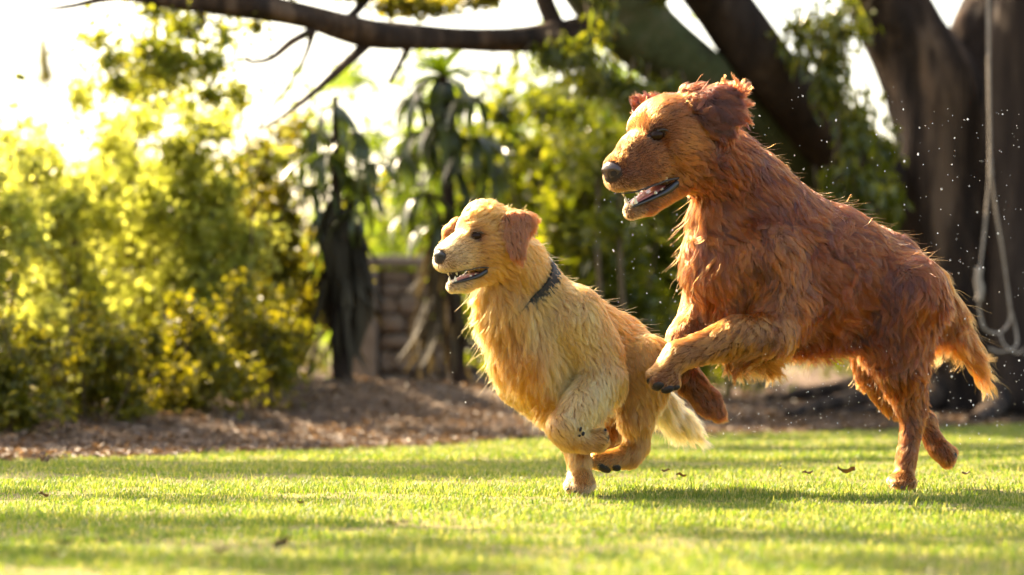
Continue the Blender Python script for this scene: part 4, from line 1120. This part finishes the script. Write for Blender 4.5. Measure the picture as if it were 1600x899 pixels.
# ---- the golden dog
def gold_dog():
    D = Dog(7.0, 42, .0048); D.clump = .88; D.cvar = .15; D.nvar = .6; D.cmin = .6
    G0 = (.42, .118, .016); G1 = (.51, .155, .027); G2 = (.64, .245, .066); G3 = (.17, .036, .006); G4 = (.47, .138, .022); G5 = (.66, .33, .105)
    D.palette = [G0, G1, G2, G3, G4, G5]
    dp = lambda px: -.20 + (px - 860) / 100 * .14
    nz = D.near; sq = (nz, .82)
    c = lambda px, py, r, o=0: (px + o * 28, py, dp(px) - o * .05, r)
    D.chain([c(850, 524, 68), c(905, 540, 69), c(955, 556, 60), c(990, 567, 44)], k=22, sq=sq, L=28, flow=(.8, .6, .45), lift=.28, col=4)
    D.chain([c(845, 566, 56), c(905, 588, 44)], k=20, sq=sq, L=22, flow=(.5, .9, .3), lift=.25, col=0)
    D.chain([c(797, 412, 38), c(820, 450, 46), c(846, 492, 58)], k=22, L=25, flow=(.6, .8, .4), lift=.42, col=1)
    D.chain([c(776, 446, 29), c(795, 488, 38), c(822, 545, 46), c(856, 598, 44)], k=20, L=38, flow=(-.05, 1, .1), lift=.34, col=1)      # ruff and breast
    # near foreleg, folded
    D.chain([c(862, 498, 52, 1), (928, 556, -.22, 40), (942, 592, -.245, 32)], k=14, L=18, flow=(.4, .9, .2), lift=.28, col=1)
    D.chain([(942, 592, -.245, 33), (908, 634, -.30, 28), (880, 668, -.325, 23)], k=6, L=16, flow=(.1, 1, 0), lift=.22, col=2)
    D.chain([(952, 602, -.235, 18), (926, 642, -.275, 13)], k=10, L=30, flow=(.35, 1, .1), lift=.34, col=5)                  # feathering
    D.chain([(880, 668, -.325, 23), (888, 682, -.32, 19), (914, 690, -.30, 16)], k=5, L=11, flow=(.7, .6, .1), lift=.14, col=1)
    for (x, y, dd) in ((939, 680, -.30), (941, 690, -.295), (936, 697, -.28)):
        D.cone((912, 688, -.30), (x, y, dd), 13, 9, 3, None, 6, (.8, .3, .1), .12, 1)
    # far foreleg, bearing the weight
    D.chain([c(850, 590, 46, -1), (872, 640, -.16, 32), (896, 685, -.21, 20), (905, 722, -.225, 15), (907, 748, -.228, 15)], k=8, L=13, flow=(.1, 1, 0), lift=.15, col=1)
    for (x, y, dd) in ((893, 760, -.25), (902, 763, -.26), (913, 762, -.255), (919, 758, -.235)):
        D.cone((906, 748, -.235), (x, y, dd), 15, 10.5, 5, None, 5, (-.4, .9, -.3), .1, 2)
    # near hind leg reaching forward under the body
    D.chain([c(975, 575, 52, 1), (1000, 602, -.09, 40), (994, 652, -.10, 25)], k=14, L=22, flow=(.15, 1, .1), lift=.22, col=4)
    D.chain([(994, 652, -.10, 25), (996, 694, -.085, 16), (985, 711, -.10, 16)], k=10, L=14, flow=(-.1, 1, 0), lift=.16, col=0)
    D.chain([(985, 711, -.10, 16), (956, 719, -.13, 14)], k=10, L=9, flow=(-.8, .4, 0), lift=.14, col=1)
    for (x, y, dd) in ((932, 716, -.16), (930, 723, -.165), (938, 725, -.15)):
        D.cone((956, 718, -.13), (x, y, dd), 12, 9, 3, None, 6, (-.9, .3, -.1), .12, 1)
    # far hind leg, tucked behind
    D.chain([c(960, 580, 46, -1), (952, 630, .06, 32), (962, 668, .06, 20), (950, 692, .03, 15), (930, 700, .01, 12)], k=14, L=12, flow=(0, 1, 0), lift=.2, col=0)
    # tail
    D.chain([(1008, 588, .08, 16), (1030, 628, .13, 13), (1060, 655, .18, 9), (1080, 668, .20, 5)], k=12, L=46, flow=(.55, .8, .1), lift=.32, col=5)
    D.chain([(1026, 630, .12, 10), (1050, 662, .16, 6)], k=10, L=40, flow=(.35, 1, .1), lift=.35, col=5)
    # head
    p = math.radians(12); y = math.radians(40); cp = math.cos(p)
    hf = (-math.cos(y) * cp, math.sin(p), -math.sin(y) * cp)
    sc = .675
    O = D.pt(732, 367, -.42)
    D.head(O, hf, sc, (1, 5, 3, 1, 1), fl=1.15, dome=8, jaw_drop=7, jaw_r=0, mz=1.2)
    D.chain([(775, 385, -.355, 38), (802, 412, -.30, 44)], k=16, L=20, flow=(.7, .7, .3), lift=.4, col=1)
    ez = norm(np.array([.5, -.85, .1]))
    D.cone((794, 345, -.405), (820, 350, -.40), 15, 17, 3, (ez, .35), 14, (.5, .9, .1), .16, 3)
    D.cone((804, 358, -.42), (808, 394, -.435), 25, 13, 3, (ez, .30), 15, (.1, 1, 0), .16, 3)
    D.cone((790, 338, -.375), (826, 344, -.365), 9, 9, 8, None, 13, (.9, -.1, .1), .4, 3)
    D.cone((716, 352, -.31), (702, 364, -.29), 11, 8, 6, None, 8, (-.3, .9, .1), .2, 3)
    D.cone((702, 362, -.29), (699, 382, -.29), 8, 6, 6, None, 7, (-.1, 1, .1), .2, 3)
    D.tint += [(D.H(80, 0, -60), 22 / PPM, 14 / PPM, (.50, .24, .085)), (D.H(66, 0, -108), 14 / PPM, 10 / PPM, (.52, .26, .095)),
               (D.H(7, 31, -2), 7 / PPM, 7 / PPM, (.12, .05, .02)), (D.H(7, -31, -2), 7 / PPM, 7 / PPM, (.12, .05, .02)),
               (D.pt(880, 505, -.32), 30 / PPM, 60 / PPM, (.58, .215, .052)), (D.pt(905, 620, -.30), 30 / PPM, 50 / PPM, (.64, .28, .08)),
               (D.pt(800, 560, -.34), 20 / PPM, 50 / PPM, (.40, .105, .014)), (D.pt(845, 640, -.30), 20 / PPM, 40 / PPM, (.38, .10, .013)),  # darker chest patches paint in the shade behind the foreleg
               (D.pt(872, 685, -.30), 12 / PPM, 14 / PPM, (.40, .125, .022)), (D.pt(790, 465, -.40), 30 / PPM, 40 / PPM, (.46, .14, .022))]
    base = np.array([D.pt(905, 762, -.23)[0], 6.77, 0.0])
    D.finish('dog', 'smaller cream golden dog with black collar running, forelegs tucked under', base, 250000, M['fur_gold'], 10000, .07, 22, .00037, .28, .08, .40)
    D.face_parts(M['nose'], jd=7, eye_r=11)
    D.pads([(D.pt(907, 671, -.352), (-.1, -1, .1), (2, 4, 2.4)), (D.pt(911, 678, -.346), (-.1, -1, .1), (2.6, 3.4, 2.4)), (D.pt(905, 681, -.345), (-.1, -1, .1), (2.4, 2, 2.2)), (D.pt(945, 675, -.305), (.7, -.6, .2), (3, 6, 3)), (D.pt(949, 685, -.30), (.8, -.5, 0), (3, 6, 3)),
            (D.pt(942, 731, -.155), (-.1, -.35, -.9), (20, 8, 6)), (D.pt(962, 730, -.135), (0, -.35, -.9), (12, 8, 6)), (D.pt(924, 724, -.170), (-.7, -.3, -.7), (7, 6, 5))])
    D.claws([((890, 763, -.262), (884, 768, -.272)), ((901, 766, -.27), (897, 770, -.28)), ((926, 716, -.172), (920, 720, -.178))])
    # collar: a strap round the neck, tilted as the neck leans
    cen = D.pt(812, 462, -.275); axis = norm(D.pt(842, 492, -.22) - D.pt(785, 412, -.315))
    u = norm(np.cross(axis, np.array([0, 0, 1.0]))); w = np.cross(axis, u)
    n = 64; v, F = [], []
    for i in range(n):
        a = 2 * math.pi * i / n; dr = u * math.cos(a) + w * math.sin(a)
        q = cen.copy(); 
        for _ in range(30):
            q = q + dr * max(-float(D.sample(q[None])[0]), .002) if float(D.sample(q[None])[0]) < -.001 else q
        e_ = .003 + .008 * max(0.0, min(1.0, (float(dr[2]) + .75) / 1.0))
        for off, hh in ((-.002, -.019), (e_, -.019), (e_, .019), (-.002, .019)):
            v.append(q + dr * off + axis * hh - D.base)
    for i in range(n):
        j = (i + 1) % n
        for k in range(4):
            F.append((i * 4 + k, i * 4 + (k + 1) % 4, j * 4 + (k + 1) % 4, j * 4 + k))
    me = mesh_any('collar', np.array(v), np.array(F), M['collar'], False)
    col = link('collar', me, D.root); col['label'] = 'black webbing dog collar'
    return D
GOLD = gold_dog()

# ------------------------------------------------------------------ water flung off the wet dogs
def spray():
    r = np.random.default_rng(5); V, F = [], []
    bm = bmesh.new(); bmesh.ops.create_icosphere(bm, subdivisions=1, radius=1)
    bv = np.array([v.co[:] for v in bm.verts]); bf = np.array([[v.index for v in f.verts] for f in bm.faces]); bm.free()
    spots = []
    for n, x0, x1, y0, y1, d0, d1 in ((170, 1400, 1600, 170, 600, 6.8, 8.0), (60, 1150, 1440, 130, 330, 6.8, 7.8), (60, 930, 1060, 300, 520, 6.8, 7.6),
                                      (170, 1110, 1400, 540, 680, 6.6, 7.8), (90, 1430, 1600, 560, 700, 6.8, 7.8), (40, 700, 850, 520, 700, 6.7, 7.4)):
        for i in range(n): spots.append(P(r.uniform(x0, x1), r.uniform(y0, y1), r.uniform(d0, d1)))
    off = 0
    for p in spots:
        s = min(.0006 * math.exp(abs(r.normal(0, .6))), .0026)
        V.append(bv * s * np.array([1, 1, r.uniform(1, 1.6)]) + p); F.append(bf + off); off += len(bv)
    o = link('water_spray', mesh_np('water_spray', np.concatenate(V), np.concatenate(F), True, M['water']))
    tag(o, 'sparkling water drops flung into the air around the dogs', 'water drops', kind='stuff')
spray()
